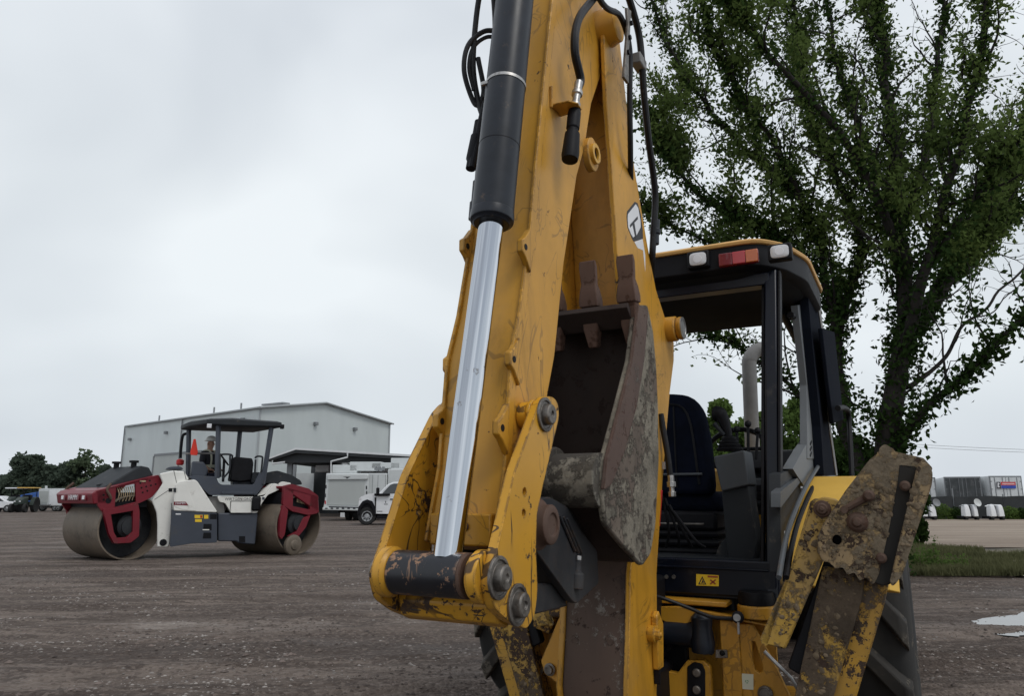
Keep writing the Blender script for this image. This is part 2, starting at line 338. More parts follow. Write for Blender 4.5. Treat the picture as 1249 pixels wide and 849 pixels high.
def ground_mat():
    m, nt, b = newmat('yard_gravel_dirt')
    big = nz(nt, .22, 5, .6, (1, 1.7, 1), .6); str_ = nz(nt, .55, 6, .65, (.5, 2.6, 1), .5, rot=(0, 0, -.25)); fine = nz(nt, 9, 8, .75); mid = nz(nt, 2.2, 7, .7, (1, 1.8, 1))
    c = mixc(nt, step(nt, big, .40, .60), (.052, .040, .034), (.125, .105, .093))
    c = mixc(nt, math_(nt, 'MULTIPLY', step(nt, str_, .48, .56), .8), c, (.215, .188, .168))
    c = mixc(nt, math_(nt, 'MULTIPLY', step(nt, mid, .52, .60), .8), c, (.026, .018, .015))
    c = mixc(nt, math_(nt, 'MULTIPLY', step(nt, nz(nt, 1.1, 8, .75, (.35, 3.0, 1), .3, off=(1, 6, 0), rot=(0, 0, -.28)), .50, .58), .75), c, (.034, .025, .021))
    c = mixc(nt, math_(nt, 'MULTIPLY', step(nt, nz(nt, 4.5, 8, .8, (.8, 1.6, 1), .3, off=(5, 6, 0)), .56, .66), .7), c, (.20, .175, .155))
    c = mixc(nt, math_(nt, 'MULTIPLY', step(nt, nz(nt, .5, 7, .7, (.22, 3.4, 1), .25, off=(2, 2, 0), rot=(0, 0, -.2)), .51, .57), .8), c, (.028, .020, .017))
    c = mixc(nt, math_(nt, 'MULTIPLY', step(nt, nz(nt, .30, 7, .75, (.6, 2.2, 1), .4, off=(3, 8, 0)), .59, .66), .8), c, (.34, .32, .30))
    vor = nt.nodes.new('ShaderNodeTexVoronoi'); vor.inputs['Scale'].default_value = 34; vor.inputs['Randomness'].default_value = 1
    tc = nt.nodes.new('ShaderNodeTexCoord'); nt.links.new(tc.outputs['Object'], vor.inputs['Vector'])
    sepc = nt.nodes.new('ShaderNodeSeparateColor'); nt.links.new(vor.outputs['Color'], sepc.inputs[0])
    c = mixc(nt, math_(nt, 'MULTIPLY', step(nt, sepc.outputs[0], .6, 1.0), .6), c, (.24, .21, .19))
    c = mixc(nt, math_(nt, 'MULTIPLY', step(nt, sepc.outputs[1], .6, 1.0), .6), c, (.030, .022, .019))
    tc2 = nt.nodes.new('ShaderNodeTexCoord'); mp2 = nt.nodes.new('ShaderNodeMapping'); mp2.inputs['Rotation'].default_value = (0, 0, -.27); nt.links.new(tc2.outputs['Object'], mp2.inputs[0])
    wv = nt.nodes.new('ShaderNodeTexWave'); wv.bands_direction = 'Y'; wv.inputs['Scale'].default_value = .16; wv.inputs['Distortion'].default_value = 9; wv.inputs['Detail'].default_value = 3; wv.inputs['Detail Scale'].default_value = .35
    nt.links.new(mp2.outputs[0], wv.inputs['Vector'])
    trk = math_(nt, 'MULTIPLY', step(nt, wv.outputs['Fac'], .80, .95), step(nt, nz(nt, 3.2, 6, .7, (1, 1.4, 1), off=(2, 0, 5)), .38, .56))
    c = mixc(nt, math_(nt, 'MULTIPLY', trk, .5), c, (.030, .021, .017))
    c = mixc(nt, math_(nt, 'MULTIPLY', step(nt, math_(nt, 'SUBTRACT', 1.0, wv.outputs['Fac']), .86, .98), .25), c, (.24, .205, .18))
    c = mixc(nt, .28, c, mixc(nt, fine, (.022, .015, .012), (.25, .205, .175)))
    c = mixc(nt, 1.0, c, (1.02, .95, .90), 'MULTIPLY')
    nt.links.new(c, b.inputs['Base Color'])
    wet = step(nt, nz(nt, .35, 4, .6, (1, 1.6, 1), off=(9, 2, 0)), .50, .68)
    nt.links.new(math_(nt, 'SUBTRACT', .95, math_(nt, 'MULTIPLY', wet, .28)), b.inputs['Roughness'])
    b.inputs['Specular IOR Level'].default_value = .35
    h = math_(nt, 'ADD', math_(nt, 'ADD', math_(nt, 'MULTIPLY', fine, .35), math_(nt, 'MULTIPLY', mid, .8)), math_(nt, 'MULTIPLY', math_(nt, 'SUBTRACT', 1.0, vor.outputs['Distance']), .25))
    bump(nt, b, h, .9, .08); return m
M['ground'] = ground_mat()
def build_ground():
    ys = [-12, -6, -3, -1, .4]; y = 1.2
    while y < 75: ys.append(y); y *= 1.009 if y < 30 else 1.03
    while y < 2600: ys.append(y); y *= 1.35
    nx = 300
    xs = []
    for i in range(nx+1):
        t = i/nx*2-1; xs.append(t)
    vs = []; 
    for y in ys:
        wd = max(6, abs(y)*1.15+3) if y < 75 else y*1.6+20
        for t in xs:
            x = t*wd; vs.append((x, y, gh(x, y) if 0 < y < 70 else 0))
    n = nx+1; fs = [(r*n+i, r*n+i+1, (r+1)*n+i+1, (r+1)*n+i) for r in range(len(ys)-1) for i in range(nx)]
    mb = MB(); mb.v = vs; mb.f = fs
    tag(obj('ground', mb, M['ground'], fixn=False, sharp=180), kind='structure')
build_ground()
def sheet(name, poly, z, mat, nsub=0, kind='structure', label=None, rough=.25, follow=True, seed=0):
    """irregular flat patch lying on the yard"""
    P = []; n = len(poly)
    for i in range(n):
        a = Vector(poly[i]); b = Vector(poly[(i+1) % n])
        k = max(1, int((b-a).length/.4)) if nsub else 1
        k = min(k, 60)
        for j in range(k):
            p = a.lerp(b, j/k); o = noise.noise(Vector((p.x*1.1+seed, p.y*1.1, 2)))*rough + noise.noise(Vector((p.x*4+seed, p.y*4, 2)))*rough*.4
            P.append((p.x+o, p.y+o*.6))
    mb = MB(); mb.v = [(x, y, z) for x, y in P]; mb.f = [tuple(range(len(P)))]
    o = obj(name, mb, mat); return tag(o, label, kind=kind)
# tan gravel lot beyond the grass on the right
def lot_mat():
    m, nt, b = newmat('tan_gravel_lot')
    s1 = nz(nt, .28, 6, .65, (.35, 2.4, 1), .4); f = nz(nt, 6, 8, .75, (.6, 1.6, 1))
    c = mixc(nt, step(nt, s1, .38, .62), (.20, .145, .105), (.34, .275, .21))
    c = mixc(nt, math_(nt, 'MULTIPLY', step(nt, nz(nt, .6, 6, .7, (.3, 3.2, 1), off=(4, 4, 0)), .56, .66), .7), c, (.12, .085, .062))
    c = mixc(nt, .35, c, mixc(nt, f, (.10, .075, .06), (.42, .36, .29)))
    nt.links.new(c, b.inputs['Base Color']); b.inputs['Roughness'].default_value = .95; bump(nt, b, f, .5, .05); return m
M['lot'] = lot_mat()
sheet('gravel_lot', [(9, 20.3), (16, 20.0), (26, 19.4), (60, 19), (60, 45), (14, 45), (9, 41)], .035, M['lot'], 1, rough=.5)
M['grasssoil'] = plain('green_weedy_soil', (.105, .092, .066), .95, var=.5, scale=1.2, bmp=.5)
sheet('grass_verge', [(6.2, 13.4), (9, 13.4), (12, 14.3), (20, 14.6), (40, 14.6), (40, 19.6), (20, 19.6), (12, 19.8), (7, 20)], (.028), M['grasssoil'], 1, rough=.5, seed=4)
def water():
    m, nt, b = newmat('muddy_water'); b.inputs['Base Color'].default_value = (.09, .08, .07, 1); b.inputs['Roughness'].default_value = .03
    b.inputs['Specular IOR Level'].default_value = 1.0; b.inputs['IOR'].default_value = 1.6
    b.inputs['Metallic'].default_value = .35; bump(nt, b, nz(nt, 5, 3), .03, .01); return m
M['water'] = water()
def blob(cx, cy, rx, ry, n=60, seed=0, k=.35):
    return [(cx+rx*(1+k*noise.noise(Vector((math.cos(t)*1.4+seed, math.sin(t)*1.4, 1)))*1.6+.12*noise.noise(Vector((math.cos(t)*6+seed, math.sin(t)*6, 4))))*math.cos(t),
             cy+ry*(1+k*noise.noise(Vector((math.cos(t)*1.4+seed, math.sin(t)*1.4, 9)))*1.6+.2*noise.noise(Vector((math.cos(t)*6+seed, math.sin(t)*6, 14))))*math.sin(t)) for t in (2*PI*i/n for i in range(n))]
for i, (cx, cy, rx, ry, sd) in enumerate(((6.4, 8.6, 1.9, 1.15, 1), (7.5, 10.3, 1.0, .5, 3))):
    mb = MB(); P = blob(cx, cy, rx, ry, seed=sd); mb.v = [(x, y, -.014) for x, y in P]; mb.f = [tuple(range(len(P)))]
    tag(obj('puddle', mb, M['water']), kind='structure')
# ================================================================== BACKHOE
B = Frame((.64, 3.78, 0), math.radians(-28))
BH = thing('backhoe_loader', 'yellow backhoe loader with its digging arm folded up and stabilizers raised', 'backhoe', B.o, B.rz)
def Pp(px, py, x): return B.hit(px, py, 0, x)
def bolt(p, name, c, axis, r, mat, n=6, h=.02, washer=True, g=24):
    mb = MB(); a = Vector(axis).normalized()
    if washer: mb.stack(c, a, [(0, r*1.0), (.006, r*1.0), (.006, r*.62), (.006+h, r*.58), (.008+h, r*.5)], g)
    else: mb.stack(c, a, [(0, r), (h, r)], n)
    return obj(name, mb, M[mat], p, .0015)
# ---- stick (dipper)
HW = .12
outer = B.X(HW, [(672, 20), (654, 200), (648, 274), (635, 377), (624, 435), (617, 570), (604, 664)])
inner = B.X(HW, [(664, 560), (667, 490), (677, 435), (688, 324), (704, 215)])
d = Vector(outer[0]) - Vector(outer[3]); d.normalize()
topo = Vector(outer[0]) + d*.45
prof = [tuple(topo)] + outer + [(-1.57+.055, 1.18), (-1.50, 1.23)] + inner + [(-.93, 2.80), (-.84, 3.05), (-.70, 3.28), (-.60, 3.48), (-.63, 3.62), (-.80, 3.72), (-1.0, tuple(topo)[1]-.02)]
stick = obj('stick', MB().prism(0, -HW, HW, prof), M['yellow'], BH, .008)
# raised weld flange strips along the outer face edges, with the lugs on them
for s_ in (-1, 1):
    mb = MB(); nrm = Vector((-d.y, d.x))
    if nrm.x > 0: nrm = -nrm
    o_ = [Vector(topo)] + [Vector(q) for q in outer]
    mb.prism(0, s_*HW-.006, s_*HW+.006, [tuple(q + nrm*.012) for q in o_] + [tuple(q - nrm*.03) for q in reversed(o_)])
    obj('flange', mb, M['yellow'], stick, .003)
def lug(px, py, x, rr=.045, le=.08):
    p = B.hit(px, py, 0, x)
    pts = [(p.y+.02, p.z+le), (p.y-.02, p.z+le*.45), (p.y-rr, p.z+le*.25), (p.y-rr, p.z-le*.25), (p.y-.02, p.z-le*.45), (p.y+.02, p.z-le)]
    o = obj('lug', MB().prism(0, x-.012, x+.012, pts), M['yellow'], stick, .004)
    put(mesh('lug_hole', MB().cyl((-.0135, 0, 0), (.0135, 0, 0), .011, seg=14), M['black']), 'lug_hole', stick, (x, p.y-.022, p.z))
for px, py, x in ((571, 303, -HW-.005), (552, 447, -HW-.005), (641, 304, HW+.005), (627, 440, HW+.005), (613, 523, HW+.005), (540, 515, -HW-.005)): lug(px, py, x)
# lower nose cross plate and pin
q = B.hit(565, 640, 1, -1.66)
obj('nose_plate', MB().box((-HW+.012, -1.70, 1.205), (HW-.012, -1.655, 1.30)), M['yellow'], stick, .006)
bolt(stick, 'plug', (.02, -1.70, 1.262), (0, -1, 0), .014, 'rustpin', h=.006)
# hole boss on the right side plate of stick (open bushing)
def ring(p, name, c, axis, r0, r1, h, mat, seg=28):
    return obj(name, MB().stack(c, axis, [(0, r1), (0, r0), (h, r0), (h, r1), (0, r1)], seg), M[mat], p, .002)
c = Pp(724, 188, HW+.02)
mb = MB().prism(0, HW-.01, HW+.02, [(c.y+.09*math.cos(t)*(.7), c.z+.075*math.sin(t)) for t in (2*PI*i/24 for i in range(24))])
obj('boss_plate', mb, M['yellow'], stick, .004)
ring(stick, 'bushing', c+Vector((.0, 0, 0)), (1, 0, 0), .026, .045, .016, 'yellow_clean')
put(mesh('bushing_hole', MB().cyl((0, 0, 0), (.003, 0, 0), .027, seg=20), M['black']), 'bushing_hole', stick, c+Vector((.001, 0, 0)))
# torn wear patch hook + small bracket carrying a hydraulic coupler
p0 = Pp(676, 120, HW); p1 = Pp(710, 130, HW+.10)
mb = MB().prism(2, p0.z-.05, p0.z-.043, [(HW, p0.y-.04), (HW+.075, p0.y-.035), (HW+.10, p0.y), (HW+.095, p0.y+.05), (HW, p0.y+.06)])
mb.box((HW, p0.y-.045, p0.z-.06), (HW+.012, p0.y-.035, p0.z+.03))
obj('coupler_bracket', mb, M['yellow'], stick, .003)
# ---- bucket cylinder
ca = B.hit(613, 60, 0, 0); cb = B.hit(603, 272, 0, 0); ce = B.hit(541, 700, 0, 0)
# put the cylinder axis proud of the stick's outer face
def shift(p, k): return Vector((0, p.y-k, p.z))
A0 = B.hit(634, -60, 0, .05); A1 = B.hit(600, 268, 0, .05); A2 = B.hit(548, 668, 0, .04)
dd = (A1-A0).normalized()
cyl = obj('bucket_cylinder', MB().stack(A0-dd*.12, dd, [(0, .072), ((A1-A0).length+.10, .072), ((A1-A0).length+.12, .069)], 32), M['cylblack'], BH, .003)
obj('gland', MB().stack(A1+dd*.0, dd, [(-.028, .0735), (-.004, .0755), (.008, .074), (.014, .064), (.020, .060), (.020, .03)], 32), M['cylblack'], cyl, .002)
rod = obj('rod', MB().stack((0, 0, 0), (0, 0, 1), [(0, .042), ((A2-A1).length+.03, .042)], 48), M['chrome'], cyl)
rod.location = A1; rod.rotation_mode = 'QUATERNION'; rod.rotation_quaternion = (A2-A1).normalized().to_track_quat('Z', 'Y')
ub = A0.lerp(A1, .60)
for k, mt in ((.615, 'steel'),):
    pc = B.hit(616, 128, 0, 0); pc = A0 + dd*((pc-A0).dot(dd))
    obj('strap_clamp', MB().stack(pc, dd, [(-.006, .0742), (.006, .0742), (.006, .0715), (-.006, .0715)], 32), M[mt], cyl)
    obj('clamp_screw', MB().cbox(pc+Vector((-.055, -.056, .0)), (.03, .012, .014)), M['steel'], cyl, .002)
pc = A0 + dd*((B.hit(611, 203, 0, 0)-A0).dot(dd))
obj('weld_band', MB().stack(pc, dd, [(-.0015, .0726), (.0015, .0726)], 32), M['black'], cyl)
# ---- link plates either side of stick nose
LW = .172
R_ = [(655, 484), (646, 497), (616, 578), (600, 648), (590, 690), (585, 712), (591, 741), (609, 757), (631, 767), (641, 752), (645, 720), (643, 673), (644, 628), (653, 587), (663, 546), (672, 510), (671, 493), (665, 485)]
lp = B.X(LW, R_)
def fillet(P, r=.02, n=3):
    out = []; P = [Vector(p) for p in P]; m = len(P)
    for i in range(m):
        a, b, c_ = P[i-1], P[i], P[(i+1) % m]
        u = (a-b); v = (c_-b); k = min(r, u.length*.45, v.length*.45)
        q0 = b+u.normalized()*k; q1 = b+v.normalized()*k
        for j in range(n+1):
            t = j/n; out.append(tuple(q0*(1-t)**2 + b*2*t*(1-t) + q1*t*t))
    return out
lpr = fillet(lp)
pinA = Pp(664, 506, LW+.03); pinB = Pp(607, 705, LW+.03); pinC = Pp(630, 738, LW+.03)
for s_ in (1, -1):
    x0, x1 = (LW-.0, LW+.03) if s_ > 0 else (-LW-.03, -LW+.0)
    hs = [[(py+.012*math.cos(t), pz+.012*math.sin(t)) for t in (2*PI*i/12 for i in range(12))] for py, pz in (B.X(LW, [(629, 600), (628, 626)]))]
    lk = obj('bucket_link_plate', MB().prism(0, x0, x1, lpr, hs), M['yellow_link'], BH, .003)
    tag(lk, 'scratched yellow link plate on the right of the chrome rod' if s_ > 0 else 'long yellow link plate on the left of the chrome rod')
    for nm, pn, r in (('pin_head', pinA, .055), ('pin_head', pinB, .058), ('pin_head', pinC, .058)):
        r *= (1 if s_ > 0 else .62)
        o = obj(nm, MB().stack((s_*(LW+.03), pn.y, pn.z), (s_*(1 if s_ > 0 else .3), 0, 0), [(0, r), (.008, r), (.009, r*.82), (.004, r*.78), (.004, r*.62), (.026, r*.60), (.030, r*.52), (.030, r*.2), (.024, r*.16), (.024, .001)] if s_ > 0 else [(0, r), (.006, r), (.007, r*.7), (.007, .001)], 32), M['steeldirty'], lk, .0012)
    obj('boss', MB().stack((s_*LW, pinB.y, pinB.z), (-s_, 0, 0), [(0, .072), (.028, .072), (.040, .062)], 28), M['yellow_link'], lk, .003)
    obj('boss', MB().stack((s_*LW, pinA.y, pinA.z), (-s_, 0, 0), [(0, .05), (.012, .05), (.016, .044), (.05, .044)], 28), M['yellow_link'], lk, .003)
rb = (pinB.y, pinB.z)
obj('cylinder_eye', MB().stack((-.132, rb[0], rb[1]), (1, 0, 0), [(0, .060), (.002, .0625), (.235, .0625), (.237, .060)], 36), M['blackpaint'], BH, .002)
obj('seal', MB().stack((.104, rb[0], rb[1]), (1, 0, 0), [(0, .062), (.014, .062)], 30), M['rustpin'], BH, .002)
# H link from lower pin toward coupler (yellow scratched tube seen below the black eye)
hl = B.X(LW-.03, [(500, 705), (640, 700), (640, 760), (500, 760)])
pc = (pinC.y+.0, pinC.z)
obj('bucket_link', MB().stack((-LW+.004, pc[0]+.005, pc[1]-.004), (1, 0, 0), [(0, .062), (2*LW-.008, .062)], 8), M['yellow_link'], BH, .006)
mb = MB()
for x0 in (-.13, .085):
    mb.prism(0, x0, x0+.045, [(pc[0]-.05, pc[1]-.03), (pc[0], pc[1]+.055), (-1.24, 1.06), (-1.20, .98), (pc[0]+.02, pc[1]-.06)])
obj('bucket_link_arm', mb, M['coupler'], BH, .006)
# ---- stick nose pin
n_ = Pp(657, 640, LW-.01)
obj('nose_pin', MB().stack((-.145, n_.y, n_.z), (1, 0, 0), [(0, .06), (.30, .06), (.300, .078), (.312, .08), (.318, .070), (.330, .062), (.352, .062), (.358, .05), (.358, .036), (.352, .034), (.352, .001)], 30), M['rustpin'], BH, .002)
# ---- coupler ears
ear = fillet(B.X(.16, [(640, 612), (668, 606), (690, 618), (706, 646), (727, 672), (729, 712), (702, 737), (696, 733), (652, 672)]), .015)
for x0, x1 in ((.135, .165), (-.165, -.135)):
    er = obj('coupler_ear', MB().prism(0, x0, x1, ear), M['coupler'], BH, .004)
    if x0 > 0:
        a = Pp(682, 640, .168); a2 = Pp(708, 690, .168)
        for dz in (0, .03, .06):
            obj('rib', MB().tube([(.17, a.y+dz, a.z+.03-dz*.2), (.17, a2.y-.05+dz, a2.z+.05-dz*.2)], .005, 6), M['coupler'], er)
        f = Pp(704, 712, .168)
        obj('locking_wedge', MB().stack(f+Vector((-.004, 0, -.02)), (0, .15, 1), [(0, .024), (.05, .026), (.06, .016), (.085, .014), (.095, .017), (.11, .017), (.115, .01)], 14), M['coupler'], er, .002)
        obj('bolt', MB().stack(f+Vector((-.0, 0.01, .075)), (0, .15, 1), [(0, .014), (.016, .014)], 6), M['steel'], er, .002)
cpr = B.X(.16, [(668, 618), (690, 622), (727, 676), (722, 712), (700, 725)])
obj('coupler_body', MB().prism(0, -.134, .134, cpr), M['coupler'], BH, .006)
# ---- bucket
BWd = .28
edge = B.X(BWd, [(776, 372), (768, 440), (754, 495), (737, 560), (733, 598)])
back = B.X(BWd, [(739, 640), (762, 668), (784, 691), (794, 676), (800, 640), (804, 560), (803, 500), (801, 450), (797, 405), (790, 372)])
bprof = edge + back
bucket = obj('bucket', MB().prism(0, BWd-.022, BWd, fillet(bprof, .02)), M['bucket_side'], BH, .006)
tag(bucket, 'digging bucket curled against the arm, caked in dried cement and mud')
obj('side_plate', MB().prism(0, -BWd, -BWd+.022, fillet(bprof, .02)), M['bucket_side'], bucket, .006)
# rusty reinforcing strips on the leading edge of the side plates
for s_ in (1, -1):
    e2 = [Vector(q) for q in edge]; e3 = B.X(BWd, [(787, 380), (782, 440), (773, 495), (757, 553), (741, 592)])
    x0, x1 = (BWd, BWd+.014) if s_ > 0 else (-BWd-.014, -BWd)
    obj('side_cutter', MB().prism(0, x0, x1, fillet([(q.x-.006, q.y) for q in e2] + list(reversed(e3)), .01)), M['bucket_edge'], bucket, .005)
# shell (floor sheet) following the back profile
shell = [edge[0]] + [(-.665, 2.02), (-.615, 1.80), (-.60, 1.58), (-.64, 1.36), (-.75, 1.20), (-.88, 1.115)] + [(-1.03, 1.22), edge[-1]]
shell = [Vector((0, *q)) for q in catmull([Vector((q[0], q[1], 0)) for q in shell], 5)] if False else catmull([Vector((q[0], q[1], 0)) for q in shell], 5)
mb = MB(); rings = []
for i, q in enumerate(shell):
    t_ = (shell[min(i+1, len(shell)-1)] - shell[max(i-1, 0)]).normalized(); nn = Vector((-t_.y, t_.x, 0))*.008
    rings.append([Vector((-BWd+.02, (q+nn).x, (q+nn).y)), Vector((BWd-.02, (q+nn).x, (q+nn).y)), Vector((BWd-.02, (q-nn).x, (q-nn).y)), Vector((-BWd+.02, (q-nn).x, (q-nn).y))])
mb.loft(rings); obj('bucket_shell', mb, M['bucket_in'], bucket)
lipd = (Vector(edge[0]) - Vector((-.665, 2.02))).normalized(); e0 = Vector(edge[0])
obj('cutting_edge', MB().cbox((0, e0.x-.02, e0.y-.045), (2*BWd-.03, .03, .11), Matrix.Rotation(math.atan2(-lipd.x, lipd.y), 3, 'X')), M['bucket_in'], bucket, .003)
def tooth_mb():
    mb = MB()
    def ringt(z, hw, d0, d1, x=0): return [Vector((-hw, d0, z)), Vector((hw, d0, z)), Vector((hw, d1, z)), Vector((-hw, d1, z))]
    mb.loft([ringt(-.16, .020, -.015, .02), ringt(-.08, .032, -.03, .028), ringt(.0, .036, -.032, .03), ringt(.03, .030, -.028, .026)])
    mb.loft([ringt(.012, .040, -.038, .036), ringt(.04, .041, -.038, .036), ringt(.085, .036, -.03, .028), ringt(.11, .031, -.022, .018), ringt(.135, .034, -.02, .014), ringt(.185, .038, -.018, .006), ringt(.212, .036, -.013, -.004)])
    return mb
tme = mesh('tooth', tooth_mb(), M['tooth'])
ang = math.atan2(-lipd.x, lipd.y)*.15
for x in (-.25, -.083, .083, .25):
    o = put(tme, 'tooth', bucket, (x, e0.x+.0, e0.y+.0), (ang, 0, 0)); bv = o.modifiers.new('b', 'BEVEL'); bv.width = .007; bv.segments = 2
tb = Pp(700, 602, .1); ty, tz = -1.205, 1.405
obj('torque_tube', MB().stack((-BWd+.01, ty, tz), (1, 0, 0), [(0, .095), (2*BWd-.02, .095)], 36), M['mudtube'], bucket, .003)
lf = Pp(690, 565, .10)
obj('lift_ear', MB().prism(0, .07, .10, [(ty+.0+.085*math.cos(t), tz+.065+.055*math.sin(t)) for t in (PI*i/10 for i in range(11))]), M['mudtube'], bucket, .006)
obj('hinge_plate', MB().prism(0, -.13, .13, [(ty-.05, tz-.06), (ty+.05, tz-.06), (-.98, 1.19), (-1.06, 1.10), (-1.30, 1.22)]), M['coupler'], bucket, .006)
# ---- boom
BW2 = .155
rear_e = B.X(BW2, [(737, 40), (740, 120), (746, 200), (752, 290), (757, 370)]) + [(-.49, 2.0), (-.47, 1.6), (-.52, 1.25)] + B.X(BW2, [(769, 700), (768, 780), (766, 849)])
frnt_e = B.X(BW2, [(801, 849), (802, 780), (801, 700), (806, 620), (812, 540), (817, 480), (822, 440), (822, 418), (812, 390), (800, 352), (790, 300), (779, 235), (770, 180), (762, 105), (756, 50)])
base = [(-.66, .46), (-.50, .34), (-.32, .36), (-.25, .48)]
bp = rear_e + base + frnt_e + [(-.60, 3.55), (-.64, 3.58), (-.72, 3.585)]
boom = None
for s_ in (1, -1):
    x0, x1 = (BW2-.022, BW2) if s_ > 0 else (-BW2, -BW2+.022)
    o = obj('boom' if s_ > 0 else 'boom_side_plate', MB().prism(0, x0, x1, bp), M['yellow'], BH if s_ > 0 else boom, .004)
    if s_ > 0: boom = o; tag(boom, 'yellow boom standing behind the bucket, two side plates with a worn brown face')
# inner web
wr = [(-.56, 3.2), (-.52, 2.9), (-.47, 2.55), (-.42, 2.25)]
web_up = [(-.60, 3.50), (-.57, 3.28), (-.53, 2.9), (-.48, 2.5), (-.45, 2.1), (-.46, 1.8), (-.50, 1.5)]
obj('boom_web', MB().prism(0, -BW2+.022, BW2-.022, web_up + [(-.40, 1.5), (-.30, 1.9), (-.30, 2.3), (-.38, 2.8), (-.47, 3.28), (-.52, 3.50)]), M['yellow'], boom, .004)
re2 = B.X(BW2, [(769, 690), (768, 780), (766, 849)])
low = [(-.52, 1.75), (-.55, 1.45)] + [(q[0]+.014, q[1]) for q in re2] + [(-.645, .46), (-.5, .37), (-.40, .5), (-.42, 1.75)]
bf = obj('boom_face', MB().prism(0, -BW2+.0225, BW2-.0225, low), M['rust_plate'], boom, .003)
for s_ in (-1, 1):
    y0 = re2[0][0]
    obj('face_rail', MB().prism(0, s_*.118-.010, s_*.118+.010, [(q[0]-.004+.02, q[1]) for q in re2] + [(q[0]+.03, q[1]) for q in reversed(re2)]), M['yellow_flaked'], boom, .003)
for px in (702, 744):
    c_ = B.hit(px, 783, 1, re2[1][0]+.012)
    obj('bolt', MB().stack((c_.x, re2[1][0]+.014, c_.z), (0, -1, 0), [(0, .026), (.003, .026), (.003, .017), (.008, .015)], 22), M['rust_plate'], boom, .001)
# knuckle pin
kp = Pp(816, 403, BW2)
obj('boom_pin', MB().stack((-BW2, kp.y-.02, kp.z), (1, 0, 0), [(-.06, .035), (-.05, .06), (2*BW2, .066), (2*BW2+.045, .066), (2*BW2+.05, .06), (2*BW2+.05, .052), (2*BW2+.062, .060), (2*BW2+.078, .060), (2*BW2+.080, .05)], 30), M['yellow'], boom, .002)
obj('pin_cap', MB().stack((BW2+.079, kp.y-.02, kp.z), (1, 0, 0), [(0, .058), (.004, .058), (.004, .045), (.002, .044), (.002, .001)], 30), M['steel'], boom)
# pivot hub at boom top
hp = Pp(742, 34, BW2)
obj('pivot_boss', MB().stack((-BW2-.05, hp.y, hp.z), (1, 0, 0), [(0, .07), (.02, .088), (2*BW2+.06, .088), (2*BW2+.085, .078), (2*BW2+.10, .075), (2*BW2+.104, .06)], 32), M['yellow'], boom, .002)
g0 = hp + Vector((.105, 0, .01)); g1 = Pp(764, 74, BW2+.11)
mb = MB().prism(0, BW2+.098, BW2+.112, [(hp.y-.05, hp.z+.04), (hp.y+.01, hp.z+.06), (g1.y+.03, g1.z+.02), (g1.y+.02, g1.z-.10), (g1.y-.04, g1.z-.10), (hp.y-.04, hp.z-.04)])
lo_ = obj('pin_lock_plate', mb, M['steeldirty'], boom, .003)
for t in (.1, .45, .8): obj('bolt', MB().stack(g0.lerp(Vector((g0.x, g1.y, g1.z)), t)+Vector((.004, 0, 0)), (1, 0, 0), [(0, .012), (.012, .012)], 6), M['black'], lo_)
# diagonal stiffener strap on the boom side plate
# sticker on boom side plate: diamond with a dark letter T
def sticker(name, pts, x, mat, par, z=.0015): return obj(name, MB().prism(0, x, x+z, B.X(x, pts)), mat, par)
M['white'] = flat('sticker_white', (.72, .72, .74)); M['ink'] = flat('sticker_dark', (.03, .03, .035)); M['cream'] = flat('sticker_cream', (.62, .62, .50)); M['decalyel'] = flat('decal_yellow', (.75, .50, .03)); M['decalred'] = flat('decal_dark_red', (.30, .06, .03)); M['green_ink'] = flat('sticker_green', (.05, .25, .08))
zz = lambda pts: [(740+a/8.49, 230+b/8.49) for a, b in pts]
st = sticker('emblem_sticker', zz([(210, 235), (290, 135), (318, 150), (350, 260), (372, 430), (375, 520), (280, 548), (262, 520), (215, 400), (205, 290)]), BW2, M['ink'], boom, .001)
sticker('emblem_field', zz([(220, 262), (300, 160), (325, 200), (348, 330), (350, 400), (310, 480), (272, 505), (250, 470), (222, 400), (216, 300)]), BW2+.001, M['white'], boom, .001)
sticker('letter_t', zz([(240, 375), (318, 285), (322, 315), (285, 352), (310, 500), (296, 515), (268, 375), (243, 402)]), BW2+.002, M['ink'], boom, .001)
sticker('white_sticker', zz([(285, 552), (370, 520), (398, 690), (398, 860), (375, 640), (320, 615)]), BW2, M['white'], boom, .001)
# ---- hoses
def hose(pts, r, name='hose', mat='hose', par=None):
    return obj(name, MB().tube(catmull([B.hit(a, b, 0, x) for a, b, x in pts], 6), r, 10), M[mat], par or BH)
hose([(589, -30, -.10), (581, 20, -.14), (577, 80, -.15), (583, 122, -.14), (592, 150, -.10)], .0115)
hose([(600, -30, -.10), (604, 30, -.10), (600, 80, -.10), (592, 120, -.09)], .0115)
hose([(610, 38, -.08), (590, 38, -.12), (571, 55, -.16), (566, 85, -.17), (575, 118, -.16), (583, 128, -.14), (590, 110, -.12), (583, 70, -.13)], .010)
hose([(610, 46, -.08), (593, 45, -.12), (577, 58, -.15), (572, 82, -.16), (578, 110, -.15)], .008)
hose([(592, 125, -.10), (584, 160, -.12), (578, 190, -.12), (575, 205, -.12)], .014, 'hose_sleeve', 'black')
def seg(a, b, x, prof, name, mat, sides=16, par=None):
    p = B.hit(*a, 0, x); q = B.hit(*b, 0, x); l = (q-p).length
    return obj(name, MB().stack(p, q-p, [(u*l, r) for u, r in prof], sides), M[mat], par or BH, .0015)
seg((584, 148), (574, 206), -.13, [(0, .016), (.3, .016), (.32, .021), (.8, .024), (.85, .019), (1, .019)], 'hose_cap', 'black')
seg((584, 196), (578, 268), -.115, [(0, .010), (.35, .010), (.36, .016), (.7, .016), (.72, .021), (1, .021)], 'hose_fitting', 'cylblack', 12)
